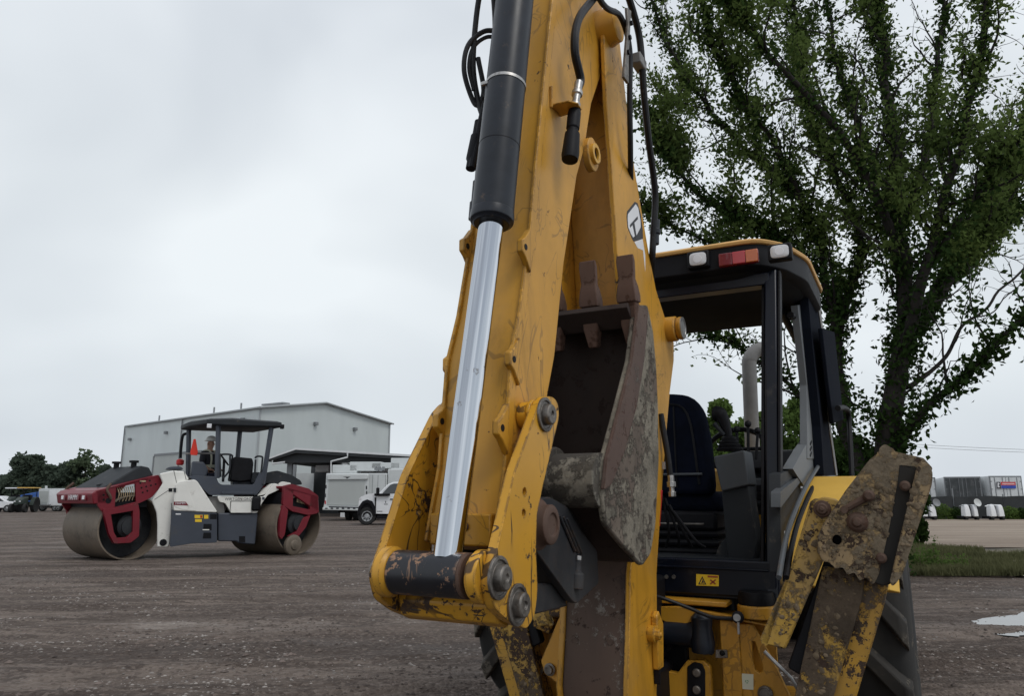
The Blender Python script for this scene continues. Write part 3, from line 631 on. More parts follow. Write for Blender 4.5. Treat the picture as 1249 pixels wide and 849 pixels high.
# coupler hanging in the bracket
hose([(745, -25, .20), (722, 0, .20), (705, 25, .20), (701, 60, .20), (708, 95, .19), (706, 105, .19)], .017)
seg((706, 100), (700, 140), .19, [(0, .017), (.28, .017), (.30, .022), (.4, .022), (.42, .015), (.65, .015), (.66, .020), (1, .020)], 'hose_fitting', 'steel', 14)
seg((701, 132), (695, 195), .19, [(0, .022), (.1, .026), (.4, .026), (.42, .021), (.48, .021), (.5, .029), (.9, .034), (1, .031)], 'dust_cap', 'black', 14)
hose([(700, -60, .22), (735, 4, .23), (757, 20, .24), (768, 60, .24), (768, 120, .23), (769, 190, .19), (768, 240, .10), (755, 290, .0)], .013)
hose([(757, -30, .26), (768, 0, .26), (779, 40, .26), (783, 76, .26), (785, 110, .25), (791, 170, .23), (799, 235, .20), (797, 285, .18), (795, 330, .14), (793, 420, -.12), (790, 520, -.2)], .0165)
mb = MB(); c_ = Pp(779, 76, .25); mb.cbox(c_, (.05, .10, .055)); obj('hose_clamp', mb, M['pipe'], BH, .006)
ho = B.hit(797, 288, 0, .19)
obj('hose_fitting', MB().stack(B.hit(800, 268, 0, .19), B.hit(797, 315, 0, .17)-B.hit(800, 268, 0, .19), [(0, .021), (.05, .021), (.052, .028), (.075, .028), (.078, .021), (.13, .024)], 12), M['cylblack'], BH, .002)
# ---- rear wheels
def tyre_R(x):   # crown radius at lateral offset
    return .628 - .35*x*x
def wheel(name, par, c, R=.665, hw=.25, nl=13, sgn=1, lab=None, rim='yellow_clean', tread=True):
    k = R/.665; prof = []
    for x, r in ((-.16, .30), (-.22, .33), (-.262, .44), (-.268, .50), (-.25, .575), (-.225, .605)): prof.append((x*hw/.25, r*k))
    for i in range(9):
        x = -.20 + .4*i/8; prof.append((x*hw/.25, tyre_R(x)*k))
    for x, r in ((.225, .605), (.25, .575), (.268, .50), (.262, .44), (.22, .33), (.16, .30)): prof.append((x*hw/.25, r*k))
    t = obj(name, MB().stack((0, 0, 0), (1, 0, 0), prof, 48, False), M['tyre'], par); t.location = c
    if lab: t['label'] = lab
    obj('rim', MB().stack((0, 0, 0), (1, 0, 0), [(-.17*hw/.25, .31*k), (-.17*hw/.25, .28*k), (-.05, .24*k), (.06*sgn, .13*k), (.09*sgn, .09*k), (.09*sgn+.001, .001)] if sgn > 0 else [(.17*hw/.25, .31*k), (.17*hw/.25, .28*k), (.05, .24*k), (-.06, .13*k), (-.09, .09*k), (-.091, .001)], 36), M[rim], t)
    if tread:
        mes = []
        for side in (1, -1):
            rings = []; n = 10
            for i in range(n+1):
                u = i/n; x = side*(-.015 + u*.262)
                phi = -.42*u**1.25
                r0 = (tyre_R(abs(x)) - .02) if abs(x) < .22 else (.60 - (abs(x)-.22)*1.2)
                r1 = (tyre_R(abs(x)) + .050) if abs(x) < .235 else (.652 - (abs(x)-.235)*1.6)
                wd = .070 + .040*u
                ring_ = []
                for (dp, rr) in ((-wd*1.25, r0), (-wd*.78, r1), (wd*.78, r1), (wd*1.25, r0)):
                    a = phi + dp; ring_.append(Vector((x*hw/.25, rr*k*math.sin(a), rr*k*math.cos(a))))
                rings.append(ring_)
            mes.append(mesh('tyre_lug', MB().loft(rings), M['luggy'], 30))
        for i in range(nl):
            for j, me in enumerate(mes):
                o = put(me, 'tyre_lug', t, (0, 0, 0), ((i + .5*j)*2*PI/nl*1.0 + .1, 0, 0))
                bv = o.modifiers.new('b', 'BEVEL'); bv.width = .008; bv.segments = 2
    return t
TY = 1.08
wheel('rear_tyre', BH, (.885, TY, .655), lab='large muddy lugged rear tyre on the right behind the stabilizer')
wheel('rear_tyre', BH, (-.985, TY, .655), sgn=-1, lab='large muddy lugged rear tyre on the left behind the digging arm')
for s_ in (1, -1): wheel('front_tyre', BH, (s_*.85, 3.25, .42), .43, .17, 11, s_, rim='yellow_clean')
obj('axle', MB().cyl((-.7, TY, .655), (.7, TY, .655), .11, seg=20), M['black'], BH)
obj('front_axle', MB().cyl((-.75, 3.25, .42), (.75, 3.25, .42), .07, seg=16), M['black'], BH)
# ---- fenders
def fender(s_):
    rings = []
    for i in range(13):
        a = math.radians(160 - i*130/12); r = .845
        y, z = TY - .03 + r*math.cos(a)*1.0, .655 + r*math.sin(a)*.96
        ri = []
        for x, dr in ((.64, 0), (1.08, 0), (1.12, -.03), (1.12, -.05), (.64, -.03)): 
            ri.append(Vector((s_*x, TY - .03 + (r+dr)*math.cos(a), .655 + (r+dr)*math.sin(a)*.96)))
        rings.append(ri)
    o = obj('fender', MB().loft(rings), M['yellow_fade'], BH, .004)
    o['label'] = 'curved yellow fender over the %s rear tyre' % ('right' if s_ > 0 else 'left')
fender(1); fender(-1)
# ---- chassis: belly, hood, loader arms (mostly hidden behind the cab)
obj('chassis_frame', MB().box((-.36, .35, .45), (.36, 3.5, .88)), M['black'], BH, .02)
hd = MB().prism(0, -.40, .40, fillet([(1.95, .88), (3.75, .80), (3.80, 1.25), (3.6, 1.42), (1.95, 1.58)], .1))
obj('engine_hood', hd, M['yellow_clean'], BH, .02)
for s_ in (-1, 1):
    obj('loader_arm', MB().prism(0, s_*.52-.05, s_*.52+.05, fillet([(1.9, 1.15), (2.1, 1.30), (3.6, 1.12), (4.45, .62), (4.4, .35), (4.2, .38), (3.5, .85), (2.1, 1.05)], .06)), M['yellow_clean'], BH, .01)
    obj('step', MB().box((s_*.78-.16, 1.82, .42), (s_*.78+.16, 2.25, .46)), M['black'], BH, .005)
lb = []
for x in (-1.12, 1.12):
    lb.append([Vector((x, 4.45+.5*math.cos(a), .45+.45*math.sin(a))) for a in (math.radians(90+i*20) for i in range(10))])
prof_l = lb[0]
mb = MB()
for x in (-1.12, 1.10): mb.prism(0, x, x+.02, [(p.y, p.z) for p in prof_l])
mb2 = [[Vector((-1.12, p.y, p.z)), Vector((1.12, p.y, p.z)), Vector((1.12, p.y-.015, p.z-.01)), Vector((-1.12, p.y-.015, p.z-.01))] for p in prof_l]
mb.loft(mb2); obj('loader_bucket', mb, M['yellow_mud'], BH)
e_ = B.hit(920, 545, 1, 2.55)
obj('exhaust_pipe', MB().tube(catmull([(e_.x-.02, 2.55, 1.5), (e_.x, 2.55, 2.35), (e_.x+.01, 2.55, 2.46), (e_.x+.06, 2.58, 2.53), (e_.x+.14, 2.62, 2.55)], 5), .058, 20), M['pipe'], BH)
# ---- rear frame
fy = -.10
def yprism(name, pts, y0, y1, mat, par=BH, bev=.005, holes=(), fil=.008):
    return obj(name, MB().prism(1, y0, y1, fillet(B.Y(y0, pts), fil) if fil else B.Y(y0, pts), [B.Y(y0, h) for h in holes]), M[mat], par, bev)
def refl(pts): return pts
# upper cross rail, side posts and triangular gusset
tr = B.Y(fy, [(800, 742), (936, 740)]); zt, zb = tr[0][1]+.012, B.Y(fy, [(860, 756)])[0][1]
xr = .60
obj('cross_rail', MB().prism(1, fy, fy+.05, fillet([(-xr, zt-.06), (-xr, zb-.03), (-.3, zb), (.12, zb-.015), (.20, zb-.05), (.24, zb-.02), (.4, zb+.012), (xr, zb-.01), (xr, zt-.05), (.40, zt-.02), (.2, zt)], .02)), M['yellow'], BH, .006)
obj('cross_rail_lip', MB().prism(1, fy+.05, fy+.22, [(-xr, zt-.03), (xr, zt-.03), (xr, zt-.045), (-xr, zt-.045)]), M['yellow'], BH, .004)
obj('top_bar', MB().prism(1, fy+.02, fy+.14, [(-.55, zt+.03), (.42, zt+.03), (.42, zt+.008), (-.55, zt+.008)]), M['yellow'], BH, .005)
for s_ in (1, -1):
    obj('mount_pad', MB().stack((s_*.545, fy+.06, zt-.03), (0, 0, 1), [(0, .085), (.05, .085), (.055, .08)], 24), M['yellow'], BH, .004)
    obj('rubber_mount', MB().stack((s_*.545, fy+.06, zt+.022), (0, 0, 1), [(0, .075), (.03, .08), (.06, .075)], 24), M['black'], BH)
    obj('frame_post', MB().prism(1, fy+.012, fy+.09, [(s_*.385, zb-.0), (s_*.47, zb-.0), (s_*.47, .30), (s_*.385, .30)]), M['yellow'], BH, .006)
    g = [(s_*.47, zb-.01), (s_*.53, zb-.01), (s_*.60, .66), (s_*.68, .48), (s_*.70, .30), (s_*.47, .30)]
    hole = [(s_*.522, .72), (s_*.535, .72), (s_*.562, .62), (s_*.560, .60), (s_*.545, .59), (s_*.527, .60), (s_*.520, .63)]
    obj('gusset', MB().prism(1, fy+.020, fy+.045, g, [hole]), M['yellow'], BH, .003)
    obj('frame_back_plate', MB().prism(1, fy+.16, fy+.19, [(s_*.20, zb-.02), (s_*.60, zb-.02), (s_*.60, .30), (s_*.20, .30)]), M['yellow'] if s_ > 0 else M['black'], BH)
    obj('stabilizer_housing', MB().box((min(s_*.50, s_*.72), fy+.05, .26), (max(s_*.50, s_*.72), fy+.26, .50)), M['yellow'], BH, .01)
obj('engine_bay_shadow_panel' if False else 'frame_shade_block', MB().box((-.36, fy+.12, .28), (.20, fy+.3, zb-.01)), M['black'], BH, .01)  # black box imitates the deep shade inside the rear frame
lower = yprism('lower_plate', [(790, 818), (808, 818), (826, 822), (838, 806), (858, 806), (866, 815), (868, 849), (868, 900), (790, 900)], fy-.01, fy+.03, 'yellow', bev=.005)
bk = yprism('bolt_backing', [(838, 814), (846, 808), (856, 810), (860, 818), (860, 900), (838, 900)], fy-.016, fy-.009, 'black', lower)
for py in (821, 842):
    c_ = B.hit(850, py, 1, fy-.016); obj('bolt', MB().stack(c_, (0, -1, 0), [(0, .019), (.01, .019), (.014, .015)], 20), M['steeldirty'], lower, .001)
# dark hardware in the opening: swing cylinders, hoses
mb = MB(); c_ = B.hit(845, 780, 1, fy+.02)
mb.stack(c_+Vector((-.13, 0, .02)), (1, .1, 0), [(0, .055), (.12, .06), (.16, .075), (.2, .075), (.21, .05)], 20)
mb.stack(c_+Vector((.05, -.02, .0)), (0, 0, 1), [(-.05, .05), (0, .055), (.06, .045), (.1, .05), (.12, .03)], 18)
mb.prism(1, fy-.0, fy+.04, [(c_.x+.02, c_.z-.05), (c_.x+.09, c_.z-.06), (c_.x+.075, c_.z+.03), (c_.x+.03, c_.z+.05)])
obj('swing_cylinder', mb, M['cylblack'], BH, .003)
bolt(BH, 'bolt', B.hit(859, 797, 1, fy-.01), (0, -1, 0), .009, 'steeldirty', h=.008)
tb_ = obj('valve_bracket', MB().prism(1, fy-.005, fy+.003, B.Y(fy, [(873, 793), (887, 793), (888, 803), (873, 803)])), M['steeldirty'], BH, .002)
bolt(tb_, 'bolt', B.hit(881, 797, 1, fy-.008), (0, -1, 0), .012, 'black', h=.01)
for j in range(7):
    x0 = rng.uniform(-.3, .2); z0 = rng.uniform(.4, .75)
    pts = [(x0, fy+.10, z0)] + [(x0+rng.uniform(-.2, .2), fy+.08+rng.uniform(-.04, .03), z0+rng.uniform(-.16, .14)) for _ in range(3)]
    obj('hydraulic_hose', MB().tube(catmull(pts, 6), .013, 8), M['hose'], BH)
# cable with pin hanging across the rail
obj('control_cable', MB().tube(catmull([B.hit(a, b, 1, y) for a, b, y in ((780, 722, -.30), (808, 730, -.2), (840, 742, -.16), (868, 753, -.15), (894, 755, -.14))], 6), .0085, 8), M['hose'], BH)
c_ = B.hit(900, 753, 1, -.14)
gr_ = obj('grommet', MB().stack(c_, (.2, -1, 0), [(-.02, .02), (0, .026), (.015, .026), (.018, .018), (.02, .018)], 18), M['black'], BH)
obj('washer', MB().stack(c_+Vector((.0, -.021, 0)), (.2, -1, 0), [(0, .016), (.002, .016)], 16), M['steel'], gr_)
obj('pin', MB().cbox(c_+Vector((.004, -.02, -.045)), (.010, .006, .05)), M['steel'], gr_, .001)
pb = B.hit(799, 769, 1, -.30)
obj('side_pin', MB().stack((BW2+.0, -.40, pb.z), (1, 0, 0), [(0, .035), (.03, .035), (.032, .024), (.05, .022), (.052, .012), (.058, .01)], 18), M['yellow'], BH, .002)
obj('hinge_lug', MB().prism(0, BW2+.0, BW2+.03, [(-.37, .62), (-.30, .62), (-.28, .80), (-.34, .86), (-.37, .84)]), M['yellow'], BH, .006)
obj('rubber_stop', MB().box((BW2+.002, -.36, .56), (BW2+.028, -.34, .72)), M['black'], BH, .003)
st = sticker if False else None
obj('white_label', MB().prism(1, fy+.0185, fy+.0195, B.Y(fy+.02, [(905, 822), (919, 823), (919, 842), (905, 841)])), M['cream'], BH)
mb = MB()
for a0 in (0, 2.1, 4.2):
    c_ = B.hit(911, 832, 1, fy+.018); pts = [Vector((c_.x+.006*math.cos(a0+t)*1., c_.y, c_.z+.006*math.sin(a0+t)*1.)) for t in (0, .5, 1.0, 1.5)]
    mb.tube(pts, .0013, 5)
obj('green_mark', mb, M['green_ink'], BH)
c_ = B.hit(934, 846, 1, fy+.02)
obj('pivot_pin', MB().stack((c_.x, fy+.02, c_.z), (0, -1, 0), [(0, .032), (.02, .032), (.021, .026), (.03, .024)], 22), M['steeldirty'], BH, .002)
# left of the boom: swing casting plate with pin
kg = yprism('swing_casting', [(690, 722), (692, 849), (692, 900), (683, 836), (664, 822), (660, 806), (688, 740)], -.47, -.43, 'yellow')
c_ = B.hit(671, 817, 1, -.475)
obj('pin_head', MB().stack(c_, (0, -1, 0), [(0, .027), (.008, .027), (.009, .019), (.022, .018)], 24), M['steeldirty'], kg, .001)
obj('kingpost', MB().box((-.15, -.42, .25), (.15, -.02, .60)).box((-.12, -.36, .60), (.12, .0, .98)), M['black'], BH, .02)
obj('swing_block', MB().cbox((-.26, -.30, .86), (.16, .14, .12)), M['yellow_flaked'], BH, .015)
obj('swing_block', MB().cbox((-.02-.36, -.26, .80), (.10, .12, .16), Matrix.Rotation(.3, 3, 'Y')), M['yellow_flaked'], BH, .015)

# ---- stabilizers (outriggers)
oy = -.30
def stab(s_):
    ix = 0 if s_ > 0 else .29
    S = lambda pts, y=oy: [(s_*a + ix, b) for a, b in B.Y(y, pts)]
    def pr(name, pts, y0, y1, mat, par, bev=.006, yp=oy, fil=.015, holes=()):
        return obj(name, MB().prism(1, y0, y1, fillet(S(pts, yp), fil), [S(h, yp) for h in holes]), M[mat], par, bev)
    leg = pr('stabilizer_leg', [(1046, 700), (1084, 712), (1078, 740), (1012, 960), (955, 960), (1000, 800)], oy+.02, oy+.16, 'yellow_leg', BH)
    leg['label'] = ('raised stabilizer leg on the right with flaked yellow paint and a mud caked pad' if s_ > 0 else 'stabilizer leg on the left, half hidden by the digging arm, with flaked paint')
    pr('leg_face_plate', [(1004, 690), (1056, 700), (1050, 735), (985, 960), (945, 960), (985, 780)], oy-.012, oy+.015, 'leg_face', leg)
    cv = pr('cylinder_guard', [(990, 612), (1006, 606), (1022, 609), (1030, 622), (1012, 668), (960, 790), (931, 783), (930, 776), (967, 690)], oy-.05, oy-.02, 'yellow_mud', leg, fil=.01)
    pr('cylinder_guard_flange', [(990, 612), (996, 608), (938, 786), (931, 783), (930, 776), (967, 690)], oy-.05, oy+.08, 'yellow_mud', leg, fil=.004)
    pr('cylinder', [(1020, 640), (1044, 655), (985, 830), (960, 815)], oy-.0, oy+.05, 'black', leg)
    hole = [(1023+6.2*math.cos(t), 657.5+6.2*math.sin(t)) for t in (2*PI*i/14 for i in range(14))]
    # ragged plate edge
    rag = [(1001, 672), (1000, 655), (1006, 640), (1022, 616), (1034, 598), (1062, 562), (1074, 553), (1098, 563), (1095, 590), (1086, 640), (1073, 698), (1068, 709), (1064, 710), (1058, 702), (1050, 706), (1044, 696), (1036, 699), (1030, 690), (1022, 692), (1014, 684), (1006, 683)]
    pl = pr('pad_bracket', rag, oy-.09, oy-.055, 'mudplate', leg, fil=.006, holes=[hole])
    pr('pad_bracket_rear', rag, oy+.12, oy+.155, 'mudplate', leg, fil=.006)
    pr('lifting_tab', [(1070, 562), (1074, 547), (1080, 543), (1090, 549), (1100, 562)], oy-.07, oy-.03, 'mudplate', pl, fil=.008)
    c = B.hit(1046, 637, 1, oy-.09); c.x = c.x*s_+ix
    obj('pivot_pin', MB().stack((c.x, oy-.09, c.z), (0, -1, 0), [(-.22, .03), (0, .036), (.01, .040), (.014, .034), (.022, .030), (.026, .018), (.04, .016), (.042, .008)], 24), M['rustpin'], pl, .002)
    c2 = B.hit(1003, 621, 1, oy-.055); c2.x = c2.x*s_+ix
    obj('pin', MB().stack((c2.x, oy-.052, c2.z), (0, -1, 0), [(0, .034), (.01, .034), (.012, .022), (.024, .020), (.025, .009), (.03, .008)], 22), M['rustpin'], cv, .002)
    a = B.hit(1060, 605, 1, oy-.10); b = B.hit(1030, 622, 1, oy-.10); a.x = a.x*s_+ix; b.x = b.x*s_+ix
    obj('keeper', MB().tube([b, a], [.013, .015], 8).stack(a, (0, -1, 0), [(-.01, .022), (.02, .022), (.03, .014)], 14).stack(b, (0, -1, 0), [(-.0, .015), (.018, .015)], 10), M['rustpin'], pl, .001)
    # pad: deep street pad, rubber block between steel flanges
    pr('pad_rubber', [(1096, 566), (1121, 569), (1124, 590), (1095, 706), (1080, 713), (1066, 709)], oy-.085, oy+.20, 'blackmud', pl)
    pdd = pr('pad_plate', [(1119, 566), (1130, 566), (1137, 576), (1136, 592), (1101, 698), (1094, 708), (1089, 712), (1086, 706)], oy-.12, oy+.24, 'mudplate', pl, fil=.02)
    pr('pad_lip', [(1070, 553), (1086, 551), (1126, 560), (1137, 572), (1134, 580), (1108, 572), (1076, 562)], oy-.085, oy+.22, 'mudplate', pl, fil=.006)
    for px, py in ((1075, 681), (1104, 593)):
        c = B.hit(px, py, 1, oy-.10); c.x = c.x*s_+ix
        obj('bolt', MB().stack(c, (0, -1, 0), [(0, .02), (.012, .02), (.02, .012)], 14), M['rustpin'], pl, .001)
    obj('stabilizer_rod', MB().tube([Vector((s_*p.x+ix, p.y, p.z)) for p in (B.hit(932, 795, 1, oy+.1), B.hit(965, 828, 1, oy+.1), B.hit(990, 870, 1, oy+.1))], .008, 8), M['steel'], leg)
    def inside(p, poly):
        r = False; n = len(poly)
        for i in range(n):
            (x1, y1), (x2, y2) = poly[i], poly[(i+1) % n]
            if (y1 > p[1]) != (y2 > p[1]) and p[0] < (x2-x1)*(p[1]-y1)/(y2-y1)+x1: r = not r
        return r
    mb = MB()
    for poly, yy, nn in ((rag, oy-.09, 260), ([(1119, 570), (1132, 572), (1132, 592), (1100, 695), (1090, 704)], oy-.12, 50), ([(996, 625), (1018, 620), (1005, 665), (960, 775), (942, 775), (972, 690)], oy-.05, 60), ([(1010, 715), (1046, 712), (1040, 740), (985, 900), (965, 900)], oy-.012, 60)):
        xs_ = [q[0] for q in poly]; ys_ = [q[1] for q in poly]; k = 0
        while k < nn:
            q = (rng.uniform(min(xs_), max(xs_)), rng.uniform(min(ys_), max(ys_)))
            if not inside(q, poly) or math.hypot(q[0]-1023, q[1]-657) < 10: continue
            k += 1; c = B.hit(q[0], q[1], 1, yy); c.x = c.x*s_+ix
            if noise.noise(c*5) < -.05: continue
            r = .0025 + .009*rng.uniform()**2.2; b = MB().ball(c, (r*rng.uniform(.8, 1.6), r*.35, r*rng.uniform(.8, 1.6)), 8, 5)
            mb.add([Vector(v)+(Vector(v)-c)*.5*noise.noise(Vector(v)*60) for v in b.v], b.f)
    tag(obj('caked_mud', mb, M['mudlump'], leg), kind='stuff')
    return leg
stab(1); stab(-1)
c_ = B.hit(1079, 716, 1, .55)
obj('fender_corner', MB().cbox((1.0, .42, 1.0), (.12, .02, .07)), M['yellow_fade'], BH, .006)

# ---- cab
ROOFZ = 2.62
cabp = []
sill_top = B.Y(0.0, [(870, 683)])[0][1]; sill_bot = B.Y(0.0, [(870, 727)])[0][1]
cab = obj('cab_rear_panel', MB().prism(1, 0.0, .06, fillet([(-.62, sill_bot), (.63, sill_bot), (.64, sill_top), (-.63, sill_top)], .03)), M['navy'], BH, .008)
obj('panel_swage', MB().tube([(-.60, -.003, sill_top-.04), (.60, -.003, sill_top-.04)], .006, 8), M['navy'], cab)
obj('cab_floor', MB().box((-.64, .03, sill_bot-.02), (.64, 1.9, sill_bot+.06)), M['navy'], BH, .01)
obj('floor_mat', MB().box((-.60, .07, sill_bot+.06), (.60, 1.85, sill_top-.02)), M['greydark'], BH, .01)
dc = obj('warning_decal', MB().prism(1, -.0055, -.004, B.Y(0, [(849.5, 700.5), (877, 702), (877, 715.5), (849.5, 714.5)])), M['decalyel'], cab)
obj('decal_band', MB().prism(1, -.0066, -.0056, B.Y(0, [(863.5, 702.3), (876, 702.9), (876, 705), (863.5, 704.4)])), M['decalred'], dc)
tri = [(852, 713), (857, 703), (862, 713.3)]; tin = [(853.8, 712.2), (857, 705.4), (860.2, 712.4)]
obj('warning_triangle', MB().prism(1, -.0066, -.0056, B.Y(0, tri), [B.Y(0, tin)]).prism(1, -.0066, -.0056, B.Y(0, [(855.7, 711.5), (857.5, 707), (858.8, 711)])), M['ink'], dc)
mb = MB()
for q in ([(866, 708), (867.5, 707), (874, 712.5), (872.5, 713.3)], [(872.5, 706.8), (874, 707.8), (867.5, 713.3), (866, 712.3)]): mb.prism(1, -.0066, -.0056, B.Y(0, q))
obj('warning_mark', mb, M['decalred'], dc)
for px in (813, 822):
    c_ = B.hit(px, 704, 1, -.002); obj('screw', MB().stack(c_, (0, -1, 0), [(0, .01), (.008, .009)], 12), M['steeldirty'], cab)
def post(name, x0, y0, z0, x1, y1, z1, w, d_, mat, par=BH, bev=.008):
    a = Vector((x0, y0, z0)); b = Vector((x1, y1, z1))
    r = lambda p: [p+Vector((-w/2, -d_/2, 0)), p+Vector((w/2, -d_/2, 0)), p+Vector((w/2, d_/2, 0)), p+Vector((-w/2, d_/2, 0))]
    return obj(name, MB().loft([r(a), r(b)]), M[mat], par, bev)
for s_ in (1, -1):
    pp = post('cab_pillar', s_*.612, .03, sill_bot-.02, s_*.648, .42, ROOFZ-.07, .062, .09, 'navy'); pp['label'] = 'dark navy rear cab pillar'
    post('window_seal', s_*.572, .04, sill_top, s_*.605, .43, ROOFZ-.08, .014, .05, 'black', pp, .002)
    post('trim', s_*.652, .03, sill_top, s_*.69, .42, ROOFZ-.08, .012, .07, 'black', pp, .002)
# right side structure (doorway)
XS = .765
def xprism(name, pts, x, th, mat, par=BH, bev=.005, fil=.01, both=True):
    for s_ in ((1, -1) if both else (1,)):
        a, b = (x-th, x) if s_ > 0 else (-x, -x+th)
        P = B.X(x, pts)
        o = obj(name, MB().prism(0, a, b, fillet(P, fil) if fil else P), M[mat], par, bev)
    return o
xprism('side_pillar_trim', [(973, 372), (992, 372), (1003, 560), (985, 560), (984, 470)], XS-.05, .04, 'greymid')
xprism('side_pillar', [(985, 352), (996, 350), (1003, 400), (1013, 524), (1021, 580), (1005, 580), (1001, 520), (989, 400)], XS, .05, 'dull')
xprism('door_seal', [(988, 344), (996, 347), (998, 352), (1004, 400), (1014, 524), (1022, 580), (1020, 580), (1012, 524), (1002, 400), (994.5, 352)], XS+.006, .005, 'steeldirty', fil=0, bev=0)
xprism('open_window', [(1003, 400), (1018, 405), (1029, 512), (1017, 517), (1011, 470)], XS+.06, .025, 'dull')
xprism('louvre_panel', [(989, 534), (1009, 525), (1022, 580), (1004, 585), (985, 600), (967, 572), (980, 548)], XS-.055, .05, 'greymid')
for k in range(3):
    a = B.hit(1000, 540+7*k, 0, XS); 
    for s_ in (1, -1): obj('louvre', MB().cbox((s_*(XS-.052), a.y+.0, a.z), (.012, .09, .014), Matrix.Rotation(.25, 3, 'X')), M['black'], BH, .002)
xprism('side_console', [(952, 578), (1005, 557), (1010, 562), (982, 602), (962, 655), (954, 700), (952, 640)], XS-.08, .05, 'greydark')
xprism('side_console_lid', [(952, 600), (995, 565), (1003, 560), (975, 590), (952, 620)], XS-.06, .04, 'grey')
for r_, mt, dx in ((.011, 'grey', 0), (.012, 'black', 9)):
    obj('side_rail', MB().tube(catmull([B.hit(a+dx, b, 0, XS-.03) for a, b in ((1004, 560), (985, 590), (967, 630), (957, 665), (950, 705))], 6), r_, 8), M[mt], BH)
for px, py in ((977, 596), (957, 651)):
    c_ = B.hit(px, py, 0, XS-.05); obj('screw', MB().stack(c_, (1, 0, 0), [(0, .012), (.012, .01)], 12), M['steel'], BH)
# mirror / grab rail outside the door
obj('grab_rail', MB().tube(catmull([B.hit(a, b, 0, XS+.10) for a, b in ((1022, 498), (1031, 498), (1035, 506), (1037, 540), (1039, 582))], 5), .017, 10), M['black'], BH)
# roof
def plan(z, gx=0, gy=0):
    P = [(-.60-gx, .26-gy), (.60+gx, .26-gy), (.72+gx, .42-gy), (.80+gx, .72), (.80+gx, 1.50+gy), (.60+gx, 1.66+gy), (-.60-gx, 1.66+gy), (-.80-gx, 1.50+gy), (-.80-gx, .72), (-.72-gx, .42-gy)]
    return [Vector((p[0], p[1], z)) for p in fillet(P, .08, 3)]
rzb, rzt = 2.535, 2.672
rf = obj('cab_roof', MB().loft([plan(rzb, -.03, -.03), plan(rzb+.02), plan(rzt)]), M['black'], BH, .004)
obj('roof_cap', MB().loft([plan(rzt, .012, .012), plan(rzt+.018, .018, .018), plan(rzt+.03, .0, .0), plan(rzt+.07, -.12, -.12)]), M['roofyel'], rf, .004)
ins = lambda z, k: [Vector((v.x*k, 0.96+(v.y-0.96)*k, z)) for v in plan(z)]
obj('headliner', MB().loft([ins(rzb-.03, .84), ins(rzb+.001, .93)]), M['liner'], rf, .004)
obj('header_bar', MB().box((-.64, .36, rzb-.07), (.64, .46, rzb-.001)), M['navy'], rf, .006)
yr = .252
def lamp(px, py, wpx, hpx, round_=False):
    c = B.hit(px, py, 1, yr)
    hw_, hh = wpx/2/ (900/4.0)/.9, hpx/2/(900/4.0)
    o = obj('work_lamp', MB().box((c.x-hw_, yr-.035, c.z-hh), (c.x+hw_, yr+.02, c.z+hh)), M['black'], rf, .008)
    obj('lens', MB().loft([[Vector((c.x+k*math.copysign(abs(math.cos(t))**.5, math.cos(t))*hw_*.78, y, c.z+k*math.copysign(abs(math.sin(t))**.5, math.sin(t))*hh*.78)) for t in (2*PI*i/24 for i in range(24))] for y, k in ((yr-.034, 1), (yr-.040, .96), (yr-.043, .8))]), M['lens'], o)
    obj('reflector', MB().stack((c.x, yr-.0435, c.z), (0, -1, 0), [(0, hh*.5), (.001, hh*.48), (.0015, hh*.2)], 20), M['white_lamp'], o)
lamp(853, 318, 24, 21); lamp(952, 309, 24, 20)
cl, cr_ = B.hit(877, 319, 1, yr), B.hit(926, 316, 1, yr); hz_ = .037
tl = obj('tail_light', MB().box((cl.x, yr-.02, cl.z-hz_), (cr_.x, yr+.01, cl.z+hz_)), M['redlens2'], rf, .008)
w_ = cr_.x-cl.x
obj('tail_lens', MB().box((cl.x+w_*.36, yr-.027, cl.z-hz_*.93), (cl.x+w_*.68, yr-.019, cl.z+hz_*.93)), M['redlens'], tl, .006)
obj('indicator_lens', MB().box((cl.x+w_*.69, yr-.027, cl.z-hz_*.93), (cl.x+w_*.99, yr-.019, cl.z+hz_*.93)), M['orangelens'], tl, .006)
obj('tail_lens', MB().box((cl.x+w_*.02, yr-.027, cl.z-hz_*.93), (cl.x+w_*.35, yr-.019, cl.z+hz_*.93)), M['redlens2'], tl, .006)
# ceiling-mounted bits at front right
c_ = B.hit(968, 398, 0, .55)
obj('rolled_blind', MB().tube([B.hit(953, 380, 0, .60), B.hit(970, 412, 0, .60)], .022, 10), M['black'], BH)
obj('ceiling_lamp', MB().tube([B.hit(964, 384, 0, .68), B.hit(989, 396, 0, .70)], .02, 10), M['black'], BH)
# seat (turned to the front, seen from behind)
sy = .62
sb = [(800, 480), (812, 477), (840, 476), (858, 481), (868, 492), (876, 520), (878, 572), (800, 574)]
o = obj('seat_back', MB().prism(1, sy, sy+.10, fillet([(-.34, 1.36), (-.33, 1.86), (-.24, 1.945), (.0, 1.95), (.12, 1.93), (.19, 1.84), (.22, 1.66), (.23, 1.36)], .05)), M['seat'], BH, .03, seg=3)
obj('seat_piping', MB().tube(catmull([(-.28, sy-.003, 1.40), (-.27, sy-.004, 1.82), (-.05, sy-.004, 1.88), (.10, sy-.004, 1.82), (.15, sy-.003, 1.42)], 5), .007, 6), M['black'], o)
obj('seat_back_seam', MB().tube([(.02, sy-.003, 1.40), (.02, sy-.003, 1.87)], .005, 6), M['black'], o)
obj('seat_cushion', MB().box((-.27, sy+.05, 1.26), (.25, sy+.55, 1.38)), M['seat'], BH, .04, seg=3)
obj('seat_base', MB().box((-.25, sy-.02, 1.16), (.24, sy+.5, 1.27)), M['black'], BH, .02)
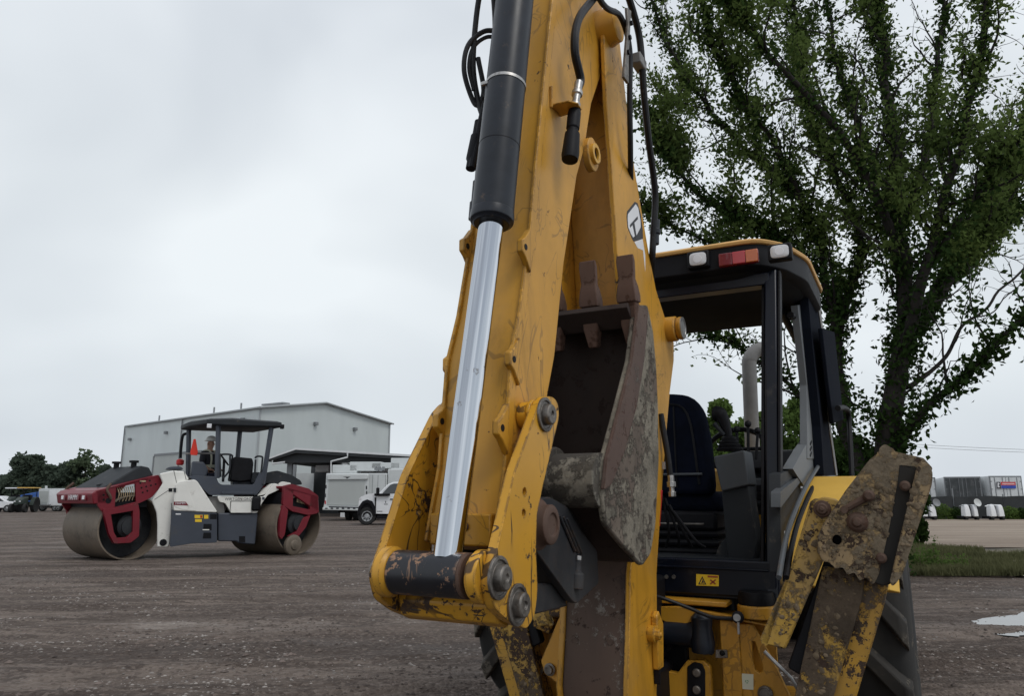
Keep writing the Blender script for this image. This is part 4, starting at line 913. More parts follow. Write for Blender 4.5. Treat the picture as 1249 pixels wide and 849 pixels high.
bl = obj('seat_bellows', MB().box((-.20, sy+.03, .98), (.20, sy+.42, 1.17)), M['black'], BH)
for k in range(4):
    z = 1.0 + k*.048
    obj('bellows_fold', MB().tube([(-.23, sy+.0, z), (.23, sy+.0, z), (.23, sy+.45, z)], .02, 8), M['black'], bl)
obj('armrest', MB().tube([(-.25, sy-.01, 1.475), (.17, sy-.01, 1.475)], .008, 8), M['grey'], o)
obj('seat_slide_bar', MB().tube([(-.1, sy-.06, 1.20), (.18, sy-.06, 1.20)], .007, 8), M['steeldirty'], bl)
# right joystick console
cy_ = .40
def yp(name, pts, y0, y1, mat, par=BH, bev=.008, fil=.012):
    return obj(name, MB().prism(1, y0, y1, fillet(B.Y(y0, pts), fil)), M[mat], par, bev)
cs = yp('joystick_console', [(870, 557), (908, 549), (914, 592), (880, 600)], cy_, cy_+.22, 'grey')
yp('console_leg', [(880, 598), (913, 592), (924, 660), (918, 694), (888, 694)], cy_+.02, cy_+.18, 'greydark', cs)
yp('console_foot', [(868, 694), (876, 668), (890, 650), (900, 694)], cy_+.03, cy_+.10, 'greydark', cs)
jb = B.hit(890, 550, 1, cy_+.08)
mb = MB()
for k in range(4): mb.stack((jb.x, jb.y, jb.z+k*.02), (0, 0, 1), [(0, .07-k*.010), (.010, .074-k*.011), (.02, .055-k*.01)], 16)
jy = obj('joystick_boot', mb, M['black'], cs)
obj('joystick', MB().tube(catmull([(jb.x, jb.y, jb.z+.06), (jb.x-.01, jb.y, jb.z+.12), (jb.x-.025, jb.y, jb.z+.17), (jb.x-.04, jb.y, jb.z+.20), (jb.x-.06, jb.y+.01, jb.z+.205)], 4), [.02, .045], 12), M['black'], cs)
obj('wrist_pad', MB().tube([(jb.x-.07, jb.y-.02, jb.z+.15), (jb.x-.02, jb.y-.02, jb.z+.085)], [.014, .01], 8), M['greydark'], cs)
for k, (px, hgt) in enumerate(((900, .10), (912, .13), (921, .09))):
    q = B.hit(px, 548, 1, cy_+.30)
    obj('control_lever', MB().tube([(q.x, q.y, q.z-.06), (q.x+.01*k, q.y, q.z+hgt)], .008, 8).ball((q.x+.01*k, q.y, q.z+hgt+.012), .020, 10, 6), M['black'], BH)
for k in range(4):
    q0 = B.hit(806+5*k, 600+8*k, 1, .02); q1 = B.hit(812+16*k, 668, 1, .10)
    obj('control_cable', MB().tube(catmull([q0, q0.lerp(q1, .5)+Vector((.03, -.01, -.05)), q1], 5), .007, 6), M['black'], BH)
# steering wheel and dash
sw = Vector((.20, 1.45, 1.66)); mb = MB(); ax = Vector((0, -.75, .66)).normalized(); u_ = Vector((1, 0, 0)); v_ = ax.cross(u_)
mb.tube([sw + (u_*math.cos(t)+v_*math.sin(t))*.19 for t in (2*PI*i/28 for i in range(29))], .017, 8)
for a in (0, 2.1, 4.2): mb.tube([sw, sw+(u_*math.cos(a)+v_*math.sin(a))*.19], .012, 6)
mb.tube([sw, sw-ax*.45], .03, 8); obj('steering_wheel', mb, M['black'], BH)
obj('dashboard', MB().prism(0, .16, .62, fillet([(1.35, 1.28), (1.62, 1.22), (1.75, 1.5), (1.62, 1.58), (1.35, 1.50)], .05)), M['grey'], BH, .02)
obj('dash_cowl', MB().prism(0, .22, .56, fillet([(1.22, 1.52), (1.55, 1.56), (1.66, 1.66), (1.4, 1.64)], .03)), M['black'], BH, .02)
obj('gauge_box', MB().box((.36, 1.12, 1.30), (.55, 1.3, 1.46)), M['grey'], BH, .01)
for i in range(3):
    for j in range(2): obj('switch', MB().box((.375+i*.05, 1.108, 1.33+j*.05), (.41+i*.05, 1.121, 1.37+j*.05)), M['black'], BH, .003)
obj('control_box', MB().box((.45, .85, 1.36), (.56, .95, 1.46)), M['black'], BH, .01)
# hydraulic line with fittings by the left edge of the doorway, red bar
obj('hydraulic_hose', MB().tube(catmull([B.hit(a, b, 1, -.12) for a, b in ((806, 505), (810, 530), (815, 560), (818, 585))], 5), .014, 10), M['hose'], BH)
p_, q_ = B.hit(818, 580, 1, -.12), B.hit(820, 606, 1, -.12)
obj('hose_fitting', MB().stack(p_, q_-p_, [(0, .016), (.03, .016), (.031, .022), (.055, .022), (.056, .013), (.075, .013), (.078, .019), (.10, .019)], 8), M['steel'], BH, .001)
p_ = B.hit(804, 620, 1, -.14)
obj('red_bar', MB().cbox((p_.x, -.14, p_.z), (.018, .02, .17), Matrix.Rotation(.12, 3, 'Y')), M['red'], BH, .003)
obj('tag_plate', MB().cbox((B.hit(809, 568, 1, -.1)), (.018, .006, .035)), M['white'], BH)
# ================================================================== TANDEM ROLLER
M['rmaroon'] = plain('maroon_roller_paint', (.17, .012, .022), .38, var=.1, scale=3, dirt=.25, dirtcol=(.06, .035, .03))
M['rwhite'] = plain('white_roller_paint', (.74, .73, .69), .35, var=.05, scale=2, dirt=.15, dirtcol=(.35, .32, .28))
M['rgrey'] = plain('slate_grey_roller_paint', (.052, .060, .078), .42, var=.06, scale=2, dirt=.2, dirtcol=(.08, .075, .07))
M['drum'] = plain('dusty_steel_drum', (.175, .142, .110), .62, .25, var=.12, scale=2, dirt=.4, dirtcol=(.09, .078, .066))
M['drumin'] = plain('dark_drum_inside', (.022, .024, .028), .7, var=.3, scale=5, dirt=.3, dirtcol=(.05, .045, .04))
M['stain'] = plain('rust_stained_scraper', (.40, .31, .20), .6, var=.4, scale=9)
CRX = Frame((-9.0, 17.08, 0), math.radians(25.6))
RT = thing('tandem_roller', 'white, grey and maroon tandem road roller standing in the yard with its operator aboard', 'road roller', CRX.o, CRX.rz)
FU = Frame((-9.0, 17.08, 0), math.radians(52.3)); RU = Frame((-5.83, 18.6, 0), math.radians(58))
def mloc(fr):      # matrix taking frame-local coordinates to the roller's
    A = Matrix.Translation(CRX.o) @ Matrix.Rotation(CRX.rz, 4, 'Z'); Bm = Matrix.Translation(fr.o) @ Matrix.Rotation(fr.rz, 4, 'Z')
    return A.inverted() @ Bm
def uobj(fr, name, mb, mat, parent=None, bevel=0, label=None):
    o = obj(name, mb, M[mat], parent or RT, bevel)
    if parent is None: o.matrix_local = mloc(fr)
    if label: o['label'] = label
    return o
def drum(fr, W=.86, R=.695, lab=None):
    prof = [(-W, R-.035), (-W, R-.004), (-W+.004, R), (W-.004, R), (W, R-.004), (W, R-.035), (-W, R-.035)]
    d_ = uobj(fr, 'drum', MB().stack((0, 0, R), (0, 1, 0), prof, 64), 'drum', None, .006, lab)
    for s_ in (-1, 1):
        uobj(fr, 'drum_disc', MB().stack((0, s_*(W-.42), R), (0, s_, 0), [(0, R-.036), (.012, R-.05), (.02, .42), (.06, .30), (.08, .26), (.12, .22), (.13, .001)], 40), 'drumin', d_)
        for k in range(8):
            a = k*PI/4; c = Vector((.5*math.cos(a), s_*(W-.41), R+.5*math.sin(a)))
            uobj(fr, 'bolt', MB().stack(c, (0, s_, 0), [(0, .03), (.02, .03)], 6), 'drumin', d_)
    return d_
dF = drum(FU, lab='front drum of the roller, wide dusty steel barrel'); dR = drum(RU, lab='rear drum of the roller')
def fy_(fr, name, pts, y0, th, mat, parent=None, bev=.01, holes=(), fil=.03, mirror=False):
    P = fr.Y(y0, pts); P = fillet(P, fil) if fil else P
    mb = MB().prism(1, y0, y0+th, P, [fr.Y(y0, h) for h in holes])
    o = uobj(fr, name, mb, mat, parent, bev)
    if mirror: uobj(fr, name, MB().prism(1, -y0-th, -y0, P, [fr.Y(y0, h) for h in holes]), mat, parent or o, bev)
    return o
Z1 = lambda pts: [(50+a/3.469, 490+b/3.469) for a, b in pts]
# front unit
fh = fy_(FU, 'drum_frame', Z1([(238, 380), (300, 362), (430, 325), (498, 310), (517, 350), (470, 405), (412, 432), (300, 455), (262, 470), (240, 440)]), -.90, .06, 'rmaroon', holes=[Z1([(318, 362), (400, 348), (403, 425), (312, 448)])], mirror=True)
fh['label'] = 'maroon frame over the front drum'
P = FU.Y(-.90, Z1([(238, 380), (300, 362), (430, 325), (498, 310), (517, 350), (470, 405), (412, 432), (300, 455), (262, 470), (240, 440)]))
fx0 = P[0][0]; fz0 = P[0][1]; fx1 = P[3][0]; fz1 = P[3][1]
uobj(FU, 'hood_deck', MB().loft([[Vector((fx0-.03, y, fz0-.03)), Vector((fx0-.03, y, fz0+.02)), Vector((fx1, y, fz1)), Vector((fx1, y, fz1-.08))] for y in (-.90, .90)]), 'rmaroon', fh, .015)
nose = uobj(FU, 'hood_nose', MB().loft([[Vector((fx0-.05, y, fz0-.26)), Vector((fx0-.10, y, fz0-.05)), Vector((fx0-.02, y, fz0+.02)), Vector((fx0+.25, y, fz0+.04)), Vector((fx0+.25, y, fz0-.26))] for y in (-.90, .90)]), 'rmaroon', fh, .02)
for y0, y1 in ((-.62, -.40), (-.28, .30), (.40, .62)):
    uobj(FU, 'nose_recess', MB().box((fx0-.10, y0, fz0-.19), (fx0-.075, y1, fz0-.07)), 'rmaroon', nose, .01)
uobj(FU, 'headlamp', MB().cbox((fx0-.105, -.52, fz0-.13), (.02, .10, .08)), 'lens', nose, .005)
uobj(FU, 'headlamp', MB().cbox((fx0-.105, .52, fz0-.13), (.02, .10, .08)), 'lens', nose, .005)
bk_ = uobj(FU, 'black_bonnet', MB().loft([[Vector((fx0+.10, y*.9, fz0+.0)), Vector((fx0+.22, y*.9, fz0+.10)), Vector((fx1-.32, y*.86, fz1+.20)), Vector((fx1-.1, y*.8, fz1+.17)), Vector((fx1-.02, y*.9, fz1-.02))] for y in (-.80, .80)]), 'greydark', fh, .05)
for y in (-.42, .42):
    uobj(FU, 'air_cap', MB().stack((fx1-.35, y, fz1+.15), (0, 0, 1), [(0, .06), (.12, .06), (.12, .10), (.17, .10)], 16), 'black', bk_)
uobj(FU, 'bonnet_rib', MB().cbox((fx0+.55, -.35, fz0+.21), (.7, .05, .03), Matrix.Rotation(-.22, 3, 'Y')), 'greydark', bk_, .008)
ringo = Z1([(262, 455), (300, 455), (412, 432), (418, 470), (415, 570), (380, 598), (310, 602), (288, 560), (268, 480)])
ringi = Z1([(296, 478), (390, 462), (388, 552), (366, 574), (322, 578), (308, 552)])
arm = fy_(FU, 'drum_arm', ringo, -.94, .10, 'rmaroon', fh, .02, holes=[ringi], mirror=True)
uobj(FU, 'drum_motor', MB().stack((0, -.80, .72), (0, -1, 0), [(-.1, .26), (0, .26), (.05, .2), (.08, .2), (.09, .12)], 24), 'drumin', fh)
mb = MB()
for k in range(9):
    q = FU.Y(-.86, Z1([(325+k*9, 365-k), (322+k*9+(k % 3)*4, 425-k*1)])); mb.tube(catmull([(q[0][0], -.84, q[0][1]), (q[0][0]+.04, -.87, (q[0][1]+q[1][1])/2), (q[1][0], -.82, q[1][1])], 4), .009, 5)
uobj(FU, 'hose_bundle', mb, 'stain', fh)
uobj(FU, 'frame_back', MB().box((fx0+.2, -.80, fz0-.34), (fx1-.15, .80, fz0-.02)), 'black', fh)
for k, (a, b) in enumerate(((265, 395), (285, 392), (265, 415), (420, 345), (440, 340), (460, 335), (425, 365), (445, 360), (465, 355), (485, 350), (430, 385), (450, 378))):
    q = FU.Y(-.90, Z1([(a, b)]))[0]; uobj(FU, 'frame_hole', MB().stack((q[0], -.901, q[1]), (0, -1, 0), [(0, .022), (.003, .022)], 10), 'black', fh)
q = FU.Y(-.90, Z1([(430, 337)]))[0]; uobj(FU, 'marker_lamp', MB().cbox((q[0], -.905, q[1]), (.13, .01, .03)), 'stain', fh)
q = FU.Y(-.90, Z1([(285, 420)]))[0]; uobj(FU, 'frame_slot', MB().stack((q[0], -.901, q[1]), (0, -1, 0), [(0, .06), (.004, .06)], 14), 'black', fh)
# scraper bar + water spray bar at drum front
uobj(FU, 'scraper', MB().cbox((-.54, 0, 1.28), (.03, 1.64, .20), Matrix.Rotation(.5, 3, 'Y')), 'rgrey', fh, .005)
uobj(FU, 'spray_bar', MB().tube([(-.56, -.82, 1.42), (-.56, .82, 1.42)], .045, 10), 'stain', fh)
uobj(FU, 'tow_hook', MB().tube(catmull([(-.52, -.88, 1.62), (-.60, -.90, 1.50), (-.54, -.92, 1.38), (-.50, -.90, 1.30)], 4), .03, 8), 'rustpin', fh)
uobj(FU, 'tow_hook', MB().tube(catmull([(-.56, .86, 1.66), (-.70, .90, 1.50), (-.74, .92, 1.30)], 4), .03, 8), 'rustpin', fh)
# rear unit
Zr = lambda pts: [(200+a/4.47, 500+b/4.47) for a, b in pts]
rh = fy_(RU, 'drum_frame', Zr([(655, 415), (700, 405), (790, 430), (842, 470), (838, 565), (790, 575), (700, 555), (650, 520)]), -.90, .07, 'rmaroon', holes=[Zr([(706, 442), (800, 468), (796, 545), (702, 526)])], mirror=True)
rh['label'] = 'maroon frame over the rear drum'
P = RU.Y(-.90, Zr([(655, 415), (842, 470), (838, 565)]))
uobj(RU, 'hood_deck', MB().loft([[Vector((P[0][0], y, P[0][1]-.05)), Vector((P[0][0], y, P[0][1])), Vector((P[1][0], y, P[1][1])), Vector((P[1][0]+.06, y, P[2][1]))] for y in (-.9, .9)]), 'rmaroon', rh, .02)
fy_(RU, 'drum_arm', Zr([(652, 520), (678, 545), (660, 680), (642, 708), (630, 690), (636, 600)]), -.93, .10, 'rmaroon', rh, .02, mirror=True)
fy_(RU, 'drum_arm', Zr([(760, 590), (800, 575), (775, 640), (735, 690), (690, 705), (680, 690), (725, 665)]), -.92, .08, 'rmaroon', rh, .02)
q = RU.Y(-.98, Zr([(702, 738)]))[0]
uobj(RU, 'edge_wheel', MB().stack((q[0], -.92, q[1]), (0, -1, 0), [(0, .22), (.04, .235), (.10, .235), (.12, .2), (.12, .12), (.15, .10), (.16, .05), (.17, .001)], 28), 'drum', rh, .004)
mb = MB()
for k in range(7):
    q = RU.Y(-.86, Zr([(728+k*8, 458+k*2), (724+k*8, 505+k*2)])); mb.tube([(q[0][0], -.86, q[0][1]), (q[1][0]+.03, -.84, q[1][1])], .011, 5)
uobj(RU, 'hose_bundle', mb, 'stain', rh)
uobj(RU, 'drum_motor', MB().stack((0, -.78, .72), (0, -1, 0), [(-.1, .30), (.02, .28), (.06, .2), (.12, .18)], 24), 'drumin', rh)
uobj(RU, 'frame_back', MB().box((P[0][0]+.05, -.8, P[2][1]-.02), (P[1][0]-.05, .8, P[0][1]-.15)), 'black', rh)
# chassis panels
CY_ = -.86
def cb(name, pts, mat, y0=CY_, th=.0, y1=None, parent=None, bev=.025, fil=.04, z=Z1, holes=()):
    P = CRX.Y(y0, z(pts)); y1 = -y0 if y1 is None else y1
    o = obj(name, MB().prism(1, y0, y1, fillet(P, fil) if fil else P, [CRX.Y(y0, z(h)) for h in holes]), M[mat], parent or RT, bev); return o
cb('front_body', [(500, 305), (560, 292), (606, 296), (628, 330), (575, 350), (562, 430), (545, 600), (540, 617), (490, 617), (492, 520), (488, 470), (468, 420), (515, 345)], 'rwhite', y0=-.72, y1=.72)
q = CRX.Y(-.721, Z1([(517, 597)]))[0]; obj('tie_down_hole', MB().stack((q[0], -.722, q[1]), (0, -1, 0), [(0, .075), (.004, .075)], 20), M['black'], RT)
for pts in ([(562, 292), (575, 348)], [(606, 296), (614, 330)], [(480, 415), (545, 372), (560, 368)], [(552, 430), (548, 600)]):
    obj('panel_seam', MB().tube([(a, -.722, b) for a, b in CRX.Y(-.722, Z1(pts))], .007, 4), M['pipe'], RT)
ew = cb('side_cover', [(570, 347), (585, 338), (650, 330), (662, 338), (745, 465), (740, 470), (560, 462), (562, 400)], 'rwhite', y0=-.95, y1=-.5)
cb('cover_facet', [(574, 350), (615, 346), (655, 462), (600, 458), (566, 444)], 'rwhite', y0=-.958, y1=-.951, parent=ew, bev=.002, fil=0)
bd = cb('badge', [(562, 424), (612, 424), (624, 440), (562, 438)], 'rmaroon', y0=-.962, y1=-.959, parent=ew, bev=0, fil=0)
lw_ = cb('grey_side_box', [(553, 455), (570, 462), (745, 471), (745, 597), (700, 600), (645, 600), (545, 616)], 'rgrey', y0=-.93, y1=-.5)
cb('step_recess', [(688, 518), (722, 518), (722, 545), (686, 545)], 'black', y0=-.934, y1=-.929, parent=lw_, bev=0, fil=0)
cb('step_recess', [(688, 555), (720, 555), (720, 580), (684, 580)], 'black', y0=-.934, y1=-.929, parent=lw_, bev=0, fil=0)
cb('step_tread', [(684, 541), (712, 541), (712, 545), (684, 545)], 'rwhite', y0=-.95, y1=-.93, parent=lw_, bev=0, fil=0)
cb('vent', [(715, 476), (744, 476), (744, 498), (715, 498)], 'black', y0=-.934, y1=-.929, parent=lw_, bev=0, fil=0)
for a, b, c_, d_ in ((650, 480, 684, 494), (690, 480, 708, 496), (652, 498, 680, 510)):
    cb('warning_sticker', [(a, b), (c_, b), (c_, d_), (a, d_)], 'decalyel', y0=-.935, y1=-.931, parent=lw_, bev=0, fil=0)
cb('red_mark', [(674, 482), (682, 482), (682, 492), (674, 492)], 'red', y0=-.938, y1=-.936, parent=lw_, bev=0, fil=0)
cb('white_sticker', [(570, 474), (592, 474), (592, 479), (570, 479)], 'white', y0=-.935, y1=-.931, parent=lw_, bev=0, fil=0)
cb('door_handle', [(540, 367), (556, 367), (556, 382), (540, 382)], 'black', y0=-.73, y1=-.72, bev=0, fil=0)
cb('hinge', [(560, 366), (572, 366), (572, 384), (560, 384)], 'greydark', y0=-.962, y1=-.95, bev=0, fil=0)
cb('rear_grey_body', [(748, 472), (918, 472), (906, 606), (836, 600), (828, 592), (748, 592)], 'rgrey', y0=-.80, y1=.80)
cb('tank_cutout', [(838, 570), (864, 570), (864, 596), (838, 596)], 'black', y0=-.806, y1=-.799, bev=0, fil=0)
rw = cb('rear_white_body', [(745, 400), (800, 402), (945, 402), (985, 345), (1004, 350), (1012, 372), (960, 395), (935, 430), (915, 472), (805, 474), (780, 430), (755, 425)], 'rwhite', y0=-.82, y1=.82)
cb('body_gap', [(700, 402), (760, 402), (775, 440), (778, 474), (745, 474)], 'stain' if False else 'pipe', y0=-.70, y1=.7)
cb('tank_door', [(806, 424), (890, 424), (890, 471), (802, 471)], 'rwhite', y0=-.832, y1=-.82, parent=rw, bev=.006, fil=.02)
mbx = MB(); 
P = CRX.Y(-.834, Z1([(803, 422), (893, 422), (893, 473), (799, 473)])); mbx.tube([(a, -.826, b) for a, b in P+[P[0]]], .008, 5)
obj('door_gap', mbx, M['black'], rw)
q = CRX.Y(-.84, Z1([(910, 432)]))[0]; obj('tail_pod', MB().cbox((q[0], -.86, q[1]), (.20, .10, .34)), M['black'], rw, .05)
cb('fuel_cap', [(936, 404), (946, 404), (946, 415), (936, 415)], 'rgrey', y0=-.83, y1=-.82, parent=rw, bev=0, fil=0)
cb('rear_white_arch', [(912, 400), (940, 395), (1010, 372), (1004, 352), (975, 346), (935, 375)], 'rwhite', y0=-.70, y1=.70)
rb_ = cb('rear_black_bonnet', [(945, 345), (955, 300), (1000, 292), (1060, 310), (1100, 335), (1106, 352), (1010, 352), (985, 348)], 'greydark', y0=-.45, y1=.75, bev=.04)
cb('rear_white_corner', [(1002, 352), (1020, 338), (1060, 345), (1050, 362), (1015, 368)], 'rwhite', y0=-.62, y1=.5)
cb('pivot_column', [(600, 470), (700, 460), (900, 470), (900, 560), (700, 570), (600, 560)], 'black', y0=-.4, y1=.4)
cb('deck_cowl', [(525, 285), (545, 276), (590, 274), (605, 286)], 'rgrey', y0=-.5, y1=.5)
# operator platform
pf = cb('platform', [(625, 316), (655, 312), (740, 318), (752, 345), (765, 352), (900, 352), (925, 300), (952, 300), (945, 350), (912, 396), (715, 396), (672, 360)], 'rgrey', y0=-.80, y1=.80)
cb('platform_kerb', [(765, 382), (905, 384), (905, 392), (765, 392)], 'rgrey', y0=-.86, y1=-.80, parent=pf, bev=.005, fil=0)
def rpost(a, b, y, r=.045, mat='rgrey', name='canopy_post', sq=True):
    P0, P1 = [Vector((q[0], y, q[1])) for q in CRX.Y(y, Z1([a, b]))]
    return obj(name, MB().tube([P0, P1], r, 4 if sq else 8), M[mat], RT, .008)
rpost((751, 92), (745, 325), -.78, .06); rpost((976, 104), (938, 350), -.78, .06)
rpost((626, 108), (622, 318), .78, .06); rpost((843, 112), (824, 330), .78, .06)
P = CRX.Y(-.86, Z1([(690, 88), (1018, 110)])); zc = (P[0][1]+P[1][1])/2
x1 = P[1][0]; xn = CRX.Y(-.86, Z1([(700, 100)]))[0][0]; xf = CRX.Y(.86, Z1([(592, 100)]))[0][0]; xg = CRX.Y(.86, Z1([(905, 110)]))[0][0]
mid = (xn+xf)/2 - .12
ringc = lambda k, z0, z1: [Vector(v) for v in ((xn+.1*k, -.90+.1*k, z0), (xn+.55, -.93+.1*k, z1), (x1-.1*k, -.88+.1*k, z0), (xg-.1*k, .88-.1*k, z0), (xf+.5, .92-.1*k, z1), (xf+.1*k, .88-.1*k, z0), (mid+.1*k, 0, z0))]
cn = obj('canopy', MB().loft([ringc(.4, zc-.03, zc-.03), ringc(0, zc+.0, zc-.02), ringc(0, zc+.09, zc+.12), ringc(1, zc+.13, zc+.16)]), M['greydark'], RT, .015)
cb('canopy_lid', [(820, 92), (968, 100), (975, 108), (820, 100)], 'pipe', y0=-.84, y1=-.3, parent=cn, bev=.004, fil=0)
q = CRX.Y(-.94, Z1([(712, 103)]))[0]; obj('work_lamp', MB().cbox((q[0], -.95, q[1]), (.10, .04, .10)), M['lens'], cn, .01)
q = CRX.Y(-.94, Z1([(1000, 125)]))[0]; obj('work_lamp', MB().cbox((x1+.02, -.8, zc), (.08, .16, .10)), M['black'], cn, .01)
# rail across, console, seat, steering wheel
P0, P1 = [Vector((a, -.2, b)) for a, b in CRX.Y(-.2, Z1([(612, 221), (740, 219)]))]
obj('hand_rail', MB().tube([P0, P1], .022, 8), M['pipe'], RT)
cb('console', [(640, 252), (690, 255), (708, 290), (700, 318), (634, 316)], 'rgrey', y0=-.45, y1=.1, bev=.03)
hr = MB()
for pts in ([(760, 320), (757, 235), (765, 224), (800, 224), (812, 232)], [(800, 228), (797, 290), (770, 325)], [(905, 240), (915, 232), (935, 234), (937, 248), (930, 310)], [(905, 300), (908, 245)]):
    obj('grab_rail', MB().tube(catmull([(a, -.78, b) for a, b in CRX.Y(-.78, Z1(pts))], 4), .022, 8), M['greydark'], RT)
cb('seat', [(800, 335), (806, 300), (812, 240), (822, 233), (895, 240), (900, 262), (892, 335), (840, 342)], 'black', y0=-.45, y1=.25, bev=.05)
cb('seat_base', [(810, 336), (895, 336), (895, 372), (815, 372)], 'rgrey', y0=-.3, y1=.3)
cb('seat_console', [(898, 298), (950, 300), (935, 345), (890, 345)], 'greydark', y0=-.6, y1=.3)
P = [Vector((a, -.35, b)) for a, b in CRX.Y(-.35, Z1([(775, 245), (810, 232), (795, 330), (770, 340)]))]
mb = MB().tube([P[0], P[3]], .03, 8).tube([P[1], P[2]], .02, 8)
c_ = P[0]; mb.tube([c_+Vector((.03*math.cos(t), .19*math.cos(t), .0))+Vector((-.10*math.sin(t), 0, .13*math.sin(t))) for t in (2*PI*i/18 for i in range(19))], .016, 6)
obj('steering_wheel', mb, M['black'], RT)
# mirror/beacon arm with a red lamp, slow-moving emblem
P = [Vector((a, .85, b)) for a, b in CRX.Y(.85, Z1([(618, 135), (600, 145), (592, 200), (590, 240)]))]
ar = obj('lamp_arm', MB().tube(catmull(P, 4), .035, 8), M['black'], RT)
obj('red_beacon', MB().stack(P[-1]+Vector((0, 0, -.02)), (0, 0, -1), [(0, .05), (.03, .09), (.12, .09), (.15, .06)], 16), M['red'], ar)
P = CRX.Y(-.28, Z1([(650, 158), (655, 160), (664, 215), (660, 228), (633, 226), (632, 213), (645, 160)]))
M['triorange'] = flat('fluorescent_red_triangle', (.75, .045, .025))
obj('slow_vehicle_triangle', MB().prism(1, -.30, -.27, P), M['triorange'], RT, .004)
# lettering
def text(s_, size, mat, par, fr, x, y, z, rx=PI/2, rz=0, ext=.002):
    cu = bpy.data.curves.new('t', 'FONT'); cu.body = s_; cu.size = size; cu.extrude = ext; cu.align_x = 'CENTER'; cu.align_y = 'CENTER'
    to = bpy.data.objects.new('t', cu); sc.collection.objects.link(to)
    bpy.context.view_layer.update()
    me = bpy.data.meshes.new_from_object(to.evaluated_get(bpy.context.evaluated_depsgraph_get()))
    bpy.data.objects.remove(to); me.materials.append(M[mat]) if not me.materials else None
    me.materials.clear(); me.materials.append(M[mat])
    o = bpy.data.objects.new('lettering', me); sc.collection.objects.link(o); o.parent = par
    o.location = (x, y, z); o.rotation_euler = (rx, 0, rz); return o
text('HAMM', .15, 'white', nose, FU, fx0-.104, .0, fz0-.13, PI/2, -PI/2)
q = CRX.Y(-.963, Z1([(590, 431)]))[0]; text('HAMM', .07, 'white', bd, CRX, q[0], -.9625, q[1])
q = CRX.Y(-.821, Z1([(845, 413)]))[0]; text('WIRTGEN GROUP', .085, 'ink', rw, CRX, q[0], -.822, q[1])
